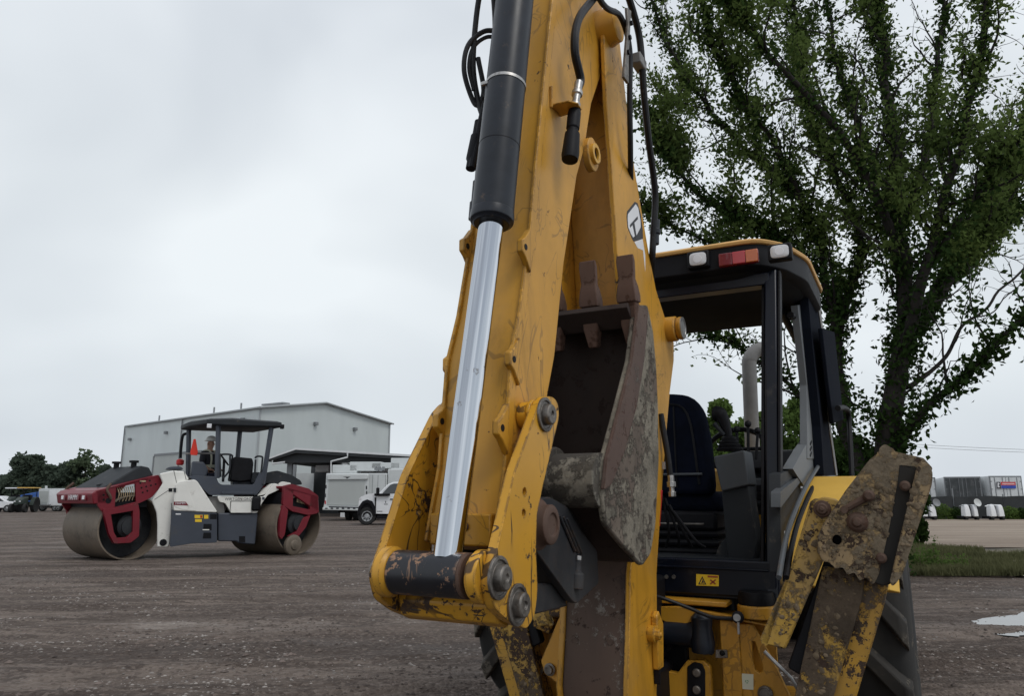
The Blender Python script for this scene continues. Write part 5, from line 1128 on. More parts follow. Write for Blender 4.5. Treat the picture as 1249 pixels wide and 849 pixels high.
# ---- the operator standing on the roller's platform
def person():
    p = CRX.hit(254, 560, 1, .35); z0 = 1.0
    T = thing('person', 'person in a dark shirt, vest and pale hard hat standing on the roller platform', 'person')
    T.location = Matrix.Translation(CRX.o) @ Matrix.Rotation(CRX.rz, 4, 'Z') @ Vector((p.x, .35, z0)); T.rotation_euler = (0, 0, CRX.rz-.75)
    J = [((0, 0, .92), .13), ((0, 0, 1.10), .125), ((.01, 0, 1.30), .15), ((.015, 0, 1.42), .085), ((.03, 0, 1.50), .058), ((.04, 0, 1.60), .095), ((.045, 0, 1.70), .085)]
    E = [(i, i+1) for i in range(6)]
    def chain(root, pts):
        k = root
        for q in pts:
            J.append(q); E.append((k, len(J)-1)); k = len(J)-1
        return k
    for s_ in (-1, 1):
        h = chain(2, [((.0, s_*.19, 1.38), .07), ((.02, s_*.24, 1.12), .05), ((.20, s_*.20, .99), .038), ((.27, s_*.19, .98), .03)])
        for k, (dx, dy) in enumerate(((.085, -.028), (.095, -.01), (.09, .01), (.075, .026))): chain(h, [((.27+dx*.6, s_*.19+dy, .975), .009), ((.27+dx, s_*.19+dy, .95), .008)])
        chain(h, [((.29, s_*.15, .985), .010), ((.315, s_*.145, .97), .009)])
        chain(0, [((0, s_*.10, .84), .10), ((.03, s_*.11, .47), .07), ((-.01, s_*.11, .09), .05), ((.12, s_*.12, .03), .045)])
    def skin(name, idx, grow, mat, par):
        mp_ = {a: i for i, a in enumerate(idx)}
        me = bpy.data.meshes.new(name); me.from_pydata([J[a][0] for a in idx], [(mp_[a], mp_[b]) for a, b in E if a in mp_ and b in mp_], [])
        o = bpy.data.objects.new(name, me); sc.collection.objects.link(o); o.parent = par
        sk = o.modifiers.new('skin', 'SKIN'); sk.use_smooth_shade = True
        for i, a in enumerate(idx):
            sv = me.skin_vertices[0].data[i]; r = J[a][1]+grow; sv.radius = (r, r)
            sv.use_root = (i == 0)
        sb_ = o.modifiers.new('sub', 'SUBSURF'); sb_.levels = 1; sb_.render_levels = 2
        me.materials.append(mat); return o
    M['skin'] = flat('skin', (.30, .17, .12), .6); M['shirt'] = flat('dark_shirt', (.018, .018, .024), .9); M['trouser'] = flat('dark_blue_trousers', (.02, .025, .05), .9)
    M['vest'] = flat('vest_straps', (.38, .38, .30), .7); M['hat'] = flat('hard_hat', (.55, .55, .53), .35)
    body = skin('body', list(range(len(J))), 0, M['skin'], T)
    n_arm = 14; legs = [i for i in range(len(J)) if J[i][0][2] < .9 and abs(J[i][0][1]) < .15 and J[i][0][0] < .2]
    skin('shirt', [1, 0, 2, 3] + [i for i in range(len(J)) if abs(J[i][0][1]) > .17 and J[i][0][2] > 1.1], .018, M['shirt'], T)
    skin('trousers', [0] + [i for i in legs if J[i][0][2] > .08], .02, M['trouser'], T)
    hb = MB().ball((.045, 0, 1.70), (.135, .118, .10), 18, 10).stack((.05, 0, 1.70), (0, 0, 1), [(0, .15), (.012, .145)], 20)
    obj('hard_hat', MB().stack((.045, 0, 1.685), (0, 0, 1), [(0, .155), (.012, .15), (.014, .128), (.06, .122), (.10, .095), (.125, .05), (.132, .001)], 24), M['hat'], T)
    obj('nose', MB().stack((.13, 0, 1.60), (1, 0, -.3), [(0, .02), (.03, .008)], 8), M['skin'], T)
    for y in (-.1, .1):
        obj('ear', MB().ball((.04, y, 1.61), (.02, .012, .03), 8, 6), M['skin'], T)
        obj('eye', MB().ball((.128, y*.35, 1.63), (.008, .012, .007), 8, 6), M['shirt'], T)
        obj('vest_strap', MB().tube(catmull([(.155, y*.9, 1.02), (.17, y*.9, 1.25), (.10, y*.9, 1.44), (-.08, y*.9, 1.44), (-.165, y*.9, 1.25), (-.155, y*.9, 1.02)], 4), .022, 6), M['vest'], T)
    obj('mouth', MB().cbox((.135, 0, 1.555), (.006, .045, .008)), M['trouser'], T)
    obj('vest_band', MB().stack((0, 0, 1.04), (0, 0, 1), [(0, .168), (.07, .172)], 20), M['vest'], T)
person()

# ================================================================== BUILDINGS
def prism_z(mb, poly, z0, z1): return mb.prism(2, z0, z1, poly)
def G(px, py=None, y=None, z=0.0):
    """world point under a pixel: on height z, or at distance y"""
    p = W0.hit(px, py, 2, z) if y is None else W0.hit(px, py, 1, y)
    return p
M['clad'] = None
def clad(name, col, sc_=3.2, axis='X', depth=.03):
    m, nt, b = newmat(name)
    tc = nt.nodes.new('ShaderNodeTexCoord'); wv = nt.nodes.new('ShaderNodeTexWave'); wv.wave_type = 'BANDS'; wv.bands_direction = axis; wv.inputs['Scale'].default_value = sc_
    nt.links.new(tc.outputs['Object'], wv.inputs['Vector'])
    v = nz(nt, .4, 5, .6, (1, 1, .3)); c = mixc(nt, step(nt, v, .3, .7), tuple(x*.94 for x in col), tuple(x*1.04 for x in col))
    nt.links.new(c, b.inputs['Base Color']); b.inputs['Roughness'].default_value = .5
    bump(nt, b, wv.outputs['Fac'], .35, depth); return m
M['clad'] = clad('ribbed_metal_cladding', (.50, .54, .54)); M['white_b'] = plain('white_body_paint', (.54, .56, .56), .4, var=.05, scale=2)
M['trim'] = flat('grey_trim', (.20, .21, .22)); M['trim2'] = flat('mid_grey_trim', (.33, .35, .36)); M['trimlight'] = flat('light_trim', (.62, .63, .64)); M['concrete'] = plain('concrete', (.28, .27, .25), .9)
M['rolldoor'] = clad('white_roll_door', (.42, .44, .43), 8, 'Z')
# warehouse: near corner, far left corner, far right corner
A_ = Vector((G(313, 560, 62).x, 62, 0)); Lc = Vector((G(150, 560, 79).x, 79, 0)); Rc = Vector((G(474, 560, 76).x, 76, 0))
def zat(px, py, y): return W0.hit(px, py, 1, y).z
ze = (zat(313, 498, 62) + zat(474, 516, 76))/2; u1 = (Lc-A_); u2 = (Rc-A_)
Wh = thing('warehouse', 'large pale grey metal warehouse with a low gable behind the road roller', 'warehouse', A_, math.atan2(u2.y, u2.x))
Linv = Matrix.Rotation(-math.atan2(u2.y, u2.x), 3, 'Z'); gl = u2.length
l1 = Linv @ u1; ridge_t = .47; zr = zat(380, 491.5, A_.y+u2.y*.42)
gx = [0, gl*.44, gl]
wallg = obj('wall', MB().prism(1, 0, .25, [(0, 0), (gl, 0), (gl, ze), (gx[1], zr), (0, ze)]), M['clad'], Wh)
dy = l1.normalized(); nrm_ = Vector((-dy.y, dy.x, 0))
ofs = Vector((.01, .26, 0))
side = [ofs, ofs+l1]
mb = MB().add([tuple(side[0]), tuple(side[1]), tuple(side[1]+Vector((0, 0, ze))), tuple(side[0]+Vector((0, 0, ze))),
               tuple(side[0]-nrm_*.25), tuple(side[1]-nrm_*.25), tuple(side[1]-nrm_*.25+Vector((0, 0, ze))), tuple(side[0]-nrm_*.25+Vector((0, 0, ze)))],
              [(0, 1, 2, 3), (7, 6, 5, 4), (0, 4, 5, 1), (3, 2, 6, 7), (1, 5, 6, 2), (0, 3, 7, 4)])
M['clad_y'] = clad('ribbed_metal_cladding_side', (.56, .60, .60), 3.2, 'Y')
ws = obj('wall', mb, M['clad_y'], Wh)
back = l1 + ofs
mb = MB(); far = Vector((gl, 0, 0)) + l1
mb.add([(gl, .25, 0), tuple(far), tuple(far+Vector((0, 0, ze))), (gl, .25, ze)], [(0, 1, 2, 3)])
obj('wall', mb, M['clad_y'], Wh)
ov = .25
rid0 = Vector((gx[1], -ov, zr+.12)); rid1 = rid0 + l1 + Vector((0, ov, 0))
e0_ = Vector((-ov, -ov, ze+.06)); e1_ = e0_+l1; f0_ = Vector((gl+ov, -ov, ze+.06)); f1_ = f0_+l1
mb = MB()
for a, b, c_, d_ in ((e0_, rid0, rid1, e1_), (rid0, f0_, f1_, rid1)):
    t = Vector((0, 0, .15)); mb.add([tuple(v) for v in (a, b, c_, d_, a-t, b-t, c_-t, d_-t)], [(0, 1, 2, 3), (7, 6, 5, 4), (0, 4, 5, 1), (1, 5, 6, 2), (2, 6, 7, 3), (3, 7, 4, 0)])
obj('roof', mb, M['trimlight'], Wh)
obj('corner_trim', MB().box((-.06, -.06, 0), (.12, -.005, ze)), M['trim2'], Wh)
obj('corner_trim', MB().box((gl-.12, -.06, 0), (gl+.06, -.005, ze)), M['trim2'], Wh)
obj('eave_gutter', MB().tube([e0_-Vector((0, 0, .1)), e1_-Vector((0, 0, .1))], .10, 6), M['trim2'], Wh)
rake = MB().tube([e0_+Vector((0, -.05, -.1)), rid0+Vector((0, -.05, -.1)), f0_+Vector((0, -.05, -.1))], .09, 6); obj('rake_trim', rake, M['trim2'], Wh)
for px, py in ((371, 518), (425, 524)):
    q = Vector(G(px, py, 68 if px < 400 else 72)); ql = Linv @ (q-A_); obj('wall_lamp', MB().cbox((ql.x, -.15, q.z), (.35, .35, .30)), M['trim'], Wh, .03)
for k, (f, zz_) in enumerate(((.93, .83), (.62, .86), (.34, .87), (.08, .90))):
    c_ = side[0] + l1*f - nrm_*0 ; c_ = c_ + nrm_*.15 if (nrm_.x < 0) else c_ - nrm_*.15
    obj('wall_lamp', MB().cbox((c_.x, c_.y, ze*zz_), (.3, .3, .28)), M['trim'], Wh, .03)
so = nrm_ if nrm_.x < 0 else -nrm_
c0 = side[0]+l1*.70+so*.05; c1 = side[0]+l1*.34+so*.05
def quadbox(a, b, z0, z1, th):
    t = so*th; return MB().add([tuple(v) for v in (a+Vector((0,0,z0)), b+Vector((0,0,z0)), b+Vector((0,0,z1)), a+Vector((0,0,z1)), a+t+Vector((0,0,z0)), b+t+Vector((0,0,z0)), b+t+Vector((0,0,z1)), a+t+Vector((0,0,z1)))], [(0,1,2,3),(7,6,5,4),(0,4,5,1),(1,5,6,2),(2,6,7,3),(3,7,4,0)])
obj('roll_up_door', quadbox(c0, c1, 0, 5.3, .04), M['rolldoor'], Wh)
obj('door_frame', quadbox(c0-l1.normalized()*-.0, c1, 5.3, 5.5, .09), M['trim'], Wh)
obj('door_frame', quadbox(c0, c0+l1.normalized()*.2, 0, 5.3, .1), M['trim'], Wh); obj('door_frame', quadbox(c1-l1.normalized()*.2, c1, 0, 5.3, .1), M['trim'], Wh)
for f in (.50, .99): obj('downpipe', MB().tube([side[0]+l1*f+so*.12, side[0]+l1*f+so*.12+Vector((0, 0, ze))], .06, 6), M['trim'], Wh)
for k, f in enumerate((.15, .33, .75)): q = e0_+l1*f; obj('roof_vent', MB().stack(q+Vector((.6, 0, .1)), (0, 0, 1), [(0, .08), (.55, .08)], 8), M['trim'], Wh)
q = rid0+l1*.25; obj('ridge_vent', MB().cbox(q+Vector((-1.3, 0, .15)), (.9, 3.0, .16)), M['trim'], Wh)

# open-sided shed
YS = 50
Sh = thing('open_shed', 'long open-sided shed with a dark underside in front of the warehouse', 'shed', (G(430, 600, YS).x, YS, 0), math.radians(-5))
SF = Frame((G(430, 600, YS).x, YS, 0), math.radians(-5))
xa, xk, xb = SF.Y(0, [(326, 560)])[0], SF.Y(0, [(361, 547)])[0], SF.Y(0, [(505, 558)])[0]
xe = xb[0]+6
M['shadeunder'] = flat('soffit_painted_shade', (.035, .037, .040), .7)  # near-black colour carries the shade beneath the shed roof
top = [(xa[0], xa[1]), (xk[0], xk[1]), (xe, xb[1]-.25), (xe, xb[1]-.55), (xb[0], xb[1]-.32), (xk[0], xk[1]-.30), (xa[0], xa[1]-.18)]
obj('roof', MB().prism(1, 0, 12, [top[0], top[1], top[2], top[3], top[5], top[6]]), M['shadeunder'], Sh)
obj('fascia', MB().prism(1, -.06, -.002, [(xa[0], xa[1]+.03), (xk[0], xk[1]+.04), (xe, xb[1]-.22), (xe, xb[1]-.36), (xk[0], xk[1]-.10), (xa[0], xa[1]-.06)]), M['trimlight'], Sh)
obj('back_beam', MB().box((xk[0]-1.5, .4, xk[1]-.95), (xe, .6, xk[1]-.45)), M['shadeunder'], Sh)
for px, yy in ((352, 1.0), (357, 9), (420, .6), (483, .8), (497, 9)):
    q = SF.Y(yy, [(px, 600)])[0]; obj('column', MB().box((q[0]-.17, yy-.12, 0), (q[0]+.17, yy+.12, 3.9)), M['trim'] if px != 420 else M['trimlight'], Sh)
q = SF.Y(-.1, [(424, 553), (424, 558), (404, 563), (404, 578)]); obj('gutter_pipe', MB().tube([(a, -.12, b) for a, b in q], .06, 8), M['trimlight'], Sh)
q = SF.Y(.2, [(333, 561), (333, 566), (348, 564)]); obj('gutter_pipe', MB().tube([(a, .1, b) for a, b in q], .06, 8), M['trimlight'], Sh)
q0, q1 = SF.Y(10, [(334, 600), (382, 600)]); obj('pale_panel', MB().box((q0[0], 10, 0), (q1[0], 10.1, 3.2)), M['white_b'], Sh)
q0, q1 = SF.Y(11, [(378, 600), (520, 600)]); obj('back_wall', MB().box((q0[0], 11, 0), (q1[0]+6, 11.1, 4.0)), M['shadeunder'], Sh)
for px in (442, 475, 395): 
    q = SF.Y(5, [(px, 572)])[0]; obj('rooftop_unit' if False else 'hanging_unit', MB().cbox((q[0], 5, q[1]), (1.5 if px != 395 else 1.0, .8, .5)), M['trimlight'], Sh, .03)

# ================================================================== VEHICLES
M['paintwhite'] = plain('white_car_paint', (.74, .75, .77), .28, var=.03, scale=2)
M['vtyre'] = flat('car_tyre', (.02, .02, .02), .85); M['rimgrey'] = flat('steel_rim', (.32, .33, .34), .4)
def carwheel(par, x, y, R, w, s_):
    t = obj('wheel', MB().stack((0, 0, 0), (0, 1, 0), [(-w/2, R*.6), (-w/2, R*.9), (-w/2+.03, R), (w/2-.03, R), (w/2, R*.9), (w/2, R*.6)], 28, False), M['vtyre'], par); t.location = (x, y, R)
    obj('rim', MB().stack((0, s_*w*.30, 0), (0, s_, 0), [(-.08, R*.60), (.05, R*.60), (.055, R*.55), (0, R*.42), (.02, R*.30), (.05, R*.22), (.07, R*.2), (.07, .001)], 20), M['rimgrey'], t)
    for k in range(8):
        a = k*PI/4; obj('rim_hole', MB().stack((R*.45*math.cos(a), s_*(w*.30+.035), R*.45*math.sin(a)), (0, s_, 0), [(0, .035), (.012, .035)], 8), M['vtyre'], t)
    return t
# white pickup: local x to the rear, local y away, near side at y=-1
pc0 = G(448, 641); PF = Frame((pc0.x, pc0.y+.0, 0), math.radians(8))
PK = thing('pickup_truck', 'white pickup truck seen from its side, half hidden by the yellow link plate', 'pickup truck', PF.o, PF.rz)
Zp = lambda pts: [(380+a/9.433, 560+b/9.433) for a, b in pts]
yb = .08
def pp_(name, pts, y0, y1, mat, par=PK, bev=.02, fil=.05, z=Zp, holes=()):
    P = PF.Y(y0, z(pts)); return obj(name, MB().prism(1, y0, y1, fillet(P, fil) if fil else P, [PF.Y(y0, h) for h in holes]), M[mat], par, bev)
arch = [(532, 640), (545, 560), (590, 500), (640, 480), (690, 500), (722, 560), (732, 640)]
bdp = pp_('body', [(533, 640), (545, 560), (590, 500), (640, 480), (690, 500), (722, 560), (735, 630), (1400, 640), (1400, 395), (1120, 400), (1000, 400), (760, 405), (720, 395), (640, 405), (560, 440), (545, 470)], yb, yb+1.95, 'paintwhite', bev=.05)
P0 = PF.Y(yb+.08, Zp([(760, 410), (800, 370), (880, 290), (940, 265), (1060, 262), (1250, 262), (1280, 400)]))
obj('cab', MB().loft([[Vector((a, yb+.04 if b < 1.25 else yb+.22, b)) for a, b in P0], [Vector((a, yb+1.92 if b < 1.25 else yb+1.74, b)) for a, b in P0]]), M['paintwhite'], PK, .04)
pp_('side_window', [(812, 400), (905, 300), (945, 285), (1030, 283), (1030, 400)], yb+.02, yb+.12, 'darkglass', bev=.01, fil=.03)
pp_('side_window', [(1045, 400), (1045, 283), (1160, 283), (1180, 400)], yb+.02, yb+.12, 'darkglass', bev=.01, fil=.03)
pp_('wheel_arch', [(520, 640), (538, 555), (585, 488), (640, 466), (700, 488), (735, 560), (742, 640), (718, 640), (700, 570), (670, 520), (640, 506), (600, 520), (570, 560), (560, 640)], yb-.06, yb+.02, 'black', fil=0, bev=.01)
pp_('door_gap', [(737, 440), (742, 440), (742, 635), (737, 635)], yb-.004, yb+.002, 'black', fil=0, bev=0)
pp_('vent', [(725, 445), (745, 445), (740, 570), (730, 570)], yb-.02, yb+.01, 'black', fil=0, bev=0)
pp_('door_handle', [(903, 458), (948, 458), (948, 470), (903, 470)], yb-.04, yb+.01, 'black', fil=0, bev=.005)
pp_('sill_step', [(750, 650), (1300, 650), (1300, 690), (750, 690)], yb+.05, yb+.35, 'black', fil=0)
pp_('door_logo', [(845, 485), (858, 485), (856, 500), (858, 508), (848, 508), (850, 498)], yb-.006, yb+.001, 'ink', fil=0, bev=0)
pp_('door_lettering', [(832, 518), (876, 518), (876, 526), (832, 526)], yb-.006, yb+.001, 'ink', fil=0, bev=0)
pp_('side_lettering', [(752, 600), (815, 600), (815, 608), (752, 608)], yb-.006, yb+.001, 'ink', fil=0, bev=0)
q = PF.Y(yb-.25, Zp([(762, 372)]))[0]; mi = obj('door_mirror', MB().cbox((q[0], yb-.22, q[1]), (.16, .2, .34)), M['black'], PK, .04)
q = PF.Y(yb-.2, Zp([(800, 412)]))[0]; obj('mirror_arm', MB().cbox((q[0]+.05, yb-.1, q[1]), (.75, .12, .12)), M['black'], mi, .03)
R_w = .42
for xx in (0, 4.2):
    for s_, yy in ((-1, yb+.16), (1, yb+1.8)): carwheel(PK, PF.Y(yb, Zp([(635, 690)]))[0][0]+xx, yy, R_w, .26, s_)
pp_('headlamp', [(545, 455), (572, 440), (575, 470), (545, 480)], yb-.01, yb+.3, 'lens', fil=0, bev=.01)
obj('wheel_well', MB().box((PF.Y(yb, Zp([(560, 600)]))[0][0], yb+.06, .45), (PF.Y(yb, Zp([(715, 600)]))[0][0], yb+1.8, PF.Y(yb, Zp([(640, 505)]))[0][1])), M['black'], PK)
obj('underbody', MB().box((PF.Y(yb, Zp([(600, 600)]))[0][0], yb+.3, .35), (5.2, yb+1.7, .75)), M['black'], PK)

# white service truck with a roll-up rear shutter
tc0 = G(395, 634, 43)
TF = Frame((tc0.x, 43, 0), math.radians(-2)); TR = thing('service_truck', 'white utility body truck with a roll-up rear shutter parked by the shed', 'truck', TF.o, TF.rz)
def tp(name, pts, y0, y1, mat, par=TR, bev=.02, fil=0):
    P = TF.Y(y0, Zp(pts)); return obj(name, MB().prism(1, y0, y1, fillet(P, fil) if fil else P), M[mat], par, bev)
bx = tp('box_body', [(168, 165), (655, 165), (650, 560), (640, 590), (128, 582), (150, 480)], 0, 3.6, 'white_b', bev=.04)
tp('rear_shutter', [(200, 250), (610, 250), (600, 540), (178, 530)], -.03, -.001, 'rolldoor', bx)
tp('shutter_housing', [(180, 175), (650, 175), (648, 235), (180, 240)], -.12, -.001, 'white_b', bx, .03)
tp('logo_mark', [(360, 205), (450, 205), (430, 215), (408, 228), (395, 215)], -.125, -.121, 'ink', bx, 0)
tp('bumper', [(125, 560), (545, 572), (545, 596), (125, 588)], -.25, -.02, 'white_b', bx)
for k in range(6): tp('bumper_marking', [(155+k*64, 562), (185+k*64, 563), (185+k*64, 578), (155+k*64, 577)], -.256, -.2505, 'ink', bx, 0)
for a, b in ((158, 300), (150, 400), (625, 310), (628, 370), (150, 480)): tp('tail_lamp', [(a, b), (a+14, b), (a+14, b+40), (a, b+40)], -.02, -.001, 'ink' if b != 480 else 'redlens', bx, 0)
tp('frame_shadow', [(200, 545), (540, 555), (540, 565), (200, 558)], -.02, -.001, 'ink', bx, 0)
P = TF.Y(.4, Zp([(655, 165), (870, 170), (880, 120), (1000, 160), (1100, 170), (1500, 180)]))
zt_ = P[0][1]
obj('side_cabinet', MB().box((P[0][0], .3, .9), (P[1][0], 2.0, zt_+.0)), M['white_b'], TR, .04)
obj('side_cabinet', MB().box((P[1][0]+.02, .45, .9), (P[4][0]+3, 2.2, zt_+.25)), M['white_b'], TR, .06)
for px in (700, 762, 850): 
    q = TF.Y(.29, Zp([(px, 300)]))[0]; obj('cabinet_gap', MB().box((q[0]-.012, .292, 1.0), (q[0]+.012, .299, zt_-.1)), M['trim'], TR)
for px, py, sx, sz in ((405, 120, 1.5, .5), (640, 90, 1.9, .55), (870, 80, 1.7, .35), (1080, 70, 1.6, .8)):
    q = TF.Y(2.5, Zp([(px, py)]))[0]; obj('roof_box', MB().cbox((q[0], 2.5, q[1]), (sx, 1.0, sz)), M['white_b'], TR, .03)
for k in range(5):
    q = TF.Y(1.2, Zp([(740+k*22, 110+(k % 2)*14)]))[0]; obj('rack_fitting', MB().cbox((q[0], 1.2, q[1]), (.12, .3, .2)), M['trim'], TR, .01)
for xx in (TF.Y(.2, Zp([(380, 650)]))[0][0], TF.Y(.2, Zp([(470, 650)]))[0][0]): 
    carwheel(TR, xx, 1.2, .48, .3, -1).rotation_euler = (0, 0, PI/2)
obj('chassis', MB().box((-.9+1.6, .4, .45), (1.9, 3.4, .95)), M['black'], TR)

# white enclosed trailer far left
tl0 = G(63, 618, 70); LF = Frame((tl0.x, 70, 0), math.radians(-12)); ET = thing('enclosed_trailer', 'white boxy service body parked far off left of the roller', 'trailer', LF.o, LF.rz)
Zl = lambda pts: [(a/12.49, 580+b/12.49) for a, b in pts]
def lp_(name, pts, y0, y1, mat, par=ET, bev=.03):
    return obj(name, MB().prism(1, y0, y1, LF.Y(y0, Zl(pts))), M[mat], par, bev)
b_ = lp_('box_body', [(590, 215), (610, 200), (1100, 200), (1100, 470), (590, 470)], 0, 2.2, 'white_b')
lp_('rear_shutter', [(602, 240), (735, 240), (720, 425), (602, 425)], -.03, -.002, 'trim' if False else 'rolldoor', b_, 0)
lp_('side_panel', [(752, 222), (1090, 222), (1090, 455), (752, 455)], -.03, -.002, 'paintwhite', b_, 0)
for a, b in ((890, 270), (955, 230), (975, 270), (945, 320), (905, 415), (930, 455), (760, 440)): lp_('latch', [(a, b), (a+12, b), (a+12, b+12), (a, b+12)], -.05, -.031, 'ink', b_, 0)
lp_('panel_line', [(875, 352), (1000, 352), (1000, 358), (875, 358)], -.04, -.031, 'ink', b_, 0)
lp_('vent_stack', [(682, 160), (700, 160), (700, 202), (682, 202)], .6, .8, 'white_b', b_)
for k, px in enumerate((850, 900)):
    q = LF.Y(.2, Zl([(px, 490)]))[0]; carwheel(ET, q[0], .2, .38, .25, -1)
lp_('bumper', [(590, 440), (720, 440), (720, 465), (590, 465)], -.3, -.01, 'trim', b_)
lp_('stand', [(610, 470), (760, 480), (760, 500), (610, 490)], 0.1, 1.5, 'trim')

# dark utility tractors, a grey car, a blue tent-like vehicle
M['dkgreen'] = flat('dark_green_paint', (.03, .042, .035), .5); M['bluepaint'] = flat('blue_tarp', (.04, .11, .35), .6); M['amber'] = flat('amber_canopy', (.6, .38, .10), .5)
def tractor(px, y, lab, roof, k=1.0):
    c_ = G(px, 618, y); t = thing('tractor', lab, 'tractor', (c_.x, y, 0), math.radians(10), 'dark tractors parked in a row')
    obj('hood', MB().loft([[Vector((-.35, y_, .7)), Vector((.35, y_, .7)), Vector((.3, y_, z_)), Vector((-.3, y_, z_))] for y_, z_ in ((-1.3, 1.05), (0, 1.35))]), M['dkgreen'], t, .05)
    for s_ in (-1, 1):
        w_ = obj('rear_wheel', MB().stack((s_*.62, .6, .62), (s_, 0, 0), [(-.15, .5), (-.15, .62), (.15, .62), (.15, .5), (.05, .3), (.05, .001)], 20), M['vtyre'], t)
        obj('front_wheel', MB().stack((s_*.55, -1.0, .38), (s_, 0, 0), [(-.1, .38), (.1, .38), (.1, .2), (.02, .2), (.02, .001)], 18), M['vtyre'], t)
        obj('fender', MB().prism(0, s_*.62-.16, s_*.62+.16, [(.6+.70*math.cos(a), .62+.70*math.sin(a)) for a in (PI*i/8 for i in range(9))] + [(.6+.66*math.cos(a), .62+.66*math.sin(a)) for a in (PI*i/8 for i in range(8, -1, -1))]), M['dkgreen'], t)
        obj('roof_post', MB().tube([(s_*.55, .9, 1.2), (s_*.55, .9, 2.05*k)], .035, 6), M['black'], t)
        obj('headlamp', MB().cbox((s_*.2, -1.32, .95), (.14, .03, .1)), M['lens'], t)
    obj('seat', MB().box((-.25, .4, 1.0), (.25, .9, 1.5)), M['black'], t, .05)
    obj('canopy', MB().box((-.7, -.1, 2.05*k), (.7, 1.3, 2.15*k)), M[roof], t, .04)
tractor(29, 66, 'dark tractor with an amber canopy, the one nearest the white service body', 'amber')
tractor(14, 68, 'dark tractor with a grey canopy left of the amber canopied one', 'trimlight', 1.0)
c_ = G(2, 618, 67); t = thing('parked_car', 'pale car at the very left edge beyond the tractors', 'car', (c_.x-.6, 67, 0), .2)
obj('body', MB().prism(1, -.85, .85, fillet([(-2.1, .35), (2.1, .35), (2.15, .8), (1.2, .95), (.6, 1.4), (-1.1, 1.42), (-1.9, .95), (-2.15, .8)], .12)), M['paintwhite'], t, .06)
obj('window', MB().prism(1, -.87, -.83, [(-1.2, .95), (1.0, .95), (.5, 1.33), (-1.0, 1.34)]), M['darkglass'], t)
for x in (-1.35, 1.35): carwheel(t, x, -.75, .33, .22, -1)
c_ = G(44, 617, 72); t = thing('blue_truck', 'small blue vehicle between the tractors and the white service body', 'vehicle', (c_.x, 72, 0), .3)
obj('cover', MB().prism(1, -.9, .9, [(-1.6, .9), (1.3, .8), (1.5, 1.75), (.5, 1.85), (-.9, 1.55), (-1.7, 1.3)]), M['bluepaint'], t, .05)
obj('cab', MB().prism(1, -.85, .85, [(-2.2, .45), (-1.0, .45), (-1.0, 1.3), (-1.8, 1.3), (-2.2, .9)]), M['paintwhite'], t, .05)
for x in (-1.4, .8): carwheel(t, x, -.8, .36, .25, -1)

# ================================================================== RIGHT SIDE: fence, trailers, white machines
def fence():
    a = Vector((12.0, 46.5, 0)); b = Vector((60, 45.0, 0))
    t = thing('fence', 'dark mesh covered fence running behind the tan gravel lot', 'fence', a, math.atan2(b.y-a.y, b.x-a.x)); n = 16; L_ = (b-a).length
    M['mesh'] = plain('dark_windscreen_mesh', (.035, .038, .040), .85, var=.2, scale=1.2)
    for k in range(n):
        x = L_*k/n
        rings = [[Vector((x+L_/n*i/6, .05*math.sin(i*1.7+k)+yy, z + (0.03*math.sin(i+k*2) if z > 1 else 0))) for yy, z in ((0, .05), (0, 1.36), (.02, 1.36), (.02, .05))] for i in range(7)]
        obj('mesh_panel', MB().loft(rings), M['mesh'], t); h = 1.5 + (.35 if k % 4 == 1 else 0)
        obj('post', MB().cyl((x, .06, 0), (x, .06, h), .04, seg=8), M['trim'], t)
fence()
M['tw'] = plain('white_trailer_panel', (.60, .62, .63), .35, var=.08, scale=1.5, dirt=.2, dirtcol=(.3, .3, .29)); M['tg'] = plain('dark_grey_trailer_doors', (.055, .060, .063), .5, var=.3, scale=1.5, dirt=.3, dirtcol=(.16, .16, .16))
def semi(pxl, pxr, pytop, y, lab, door, ang=22, length=13):
    a = G(pxl, pytop, y); b = G(pxr, pytop, y); wd = (b.x-a.x); z = a.z
    t = thing('semi_trailer', lab, 'trailer', ((a.x+b.x)/2, y, 0), math.radians(-ang), 'box trailers beyond the fence')
    hw = wd/2/math.cos(math.radians(ang))*.93
    bx_ = obj('box_body', MB().box((-hw, 0, .9), (hw, length, z)), M['tw'], t, .02)
    if door:
        for s_ in (-1, 1):
            dr = obj('rear_door', MB().box((min(s_*.02, s_*(hw-.09)), -.05, 1.0), (max(s_*.02, s_*(hw-.09)), -.004, z-.09)), M[door], t)
            for k, xx in enumerate((.18, .62)):
                obj('lock_rod', MB().tube([(s_*hw*xx/.9, -.075, 1.0), (s_*hw*xx/.9, -.075, z-.1)], .02, 6), M['trim'], dr)
            for zz_ in (1.3, 1.9, 2.5): obj('hinge', MB().box((s_*(hw-.12)-.05, -.07, zz_), (s_*(hw-.12)+.05, -.045, zz_+.05)), M['trim'], dr)
    for s_ in (-1, 1): obj('corner_post', MB().box((s_*(hw-.04)-.05, -.02, .9), (s_*(hw-.04)+.05, -.0, z+.01)), M['trim'], t)
    obj('roof_rail', MB().box((-hw, -.03, z-.09), (hw, .02, z+.02)), M['trim'], t)
    obj('landing_gear', MB().box((-hw+.3, length-3, .0), (hw-.3, length-2.8, .9)), M['trim'], t)
    for yy in (1.0, 2.3):
        for s_ in (-1, 1): carwheel(t, s_*(hw-.2), yy, .48, .3, s_).rotation_euler = (0, 0, PI/2)
    return t, hw, z
YT = 60
semi(1095, 1137, 583, YT, 'white box trailer partly behind the raised stabilizer pad', 'tw', 24)
semi(1154, 1192, 582, YT, 'box trailer with dark grey rear doors and pale sides', 'tg', 24)
t3, hw3, z3 = semi(1205, 1246, 581, YT-1, 'white box trailer with a red and blue sign on its rear doors', 'tw', 3)
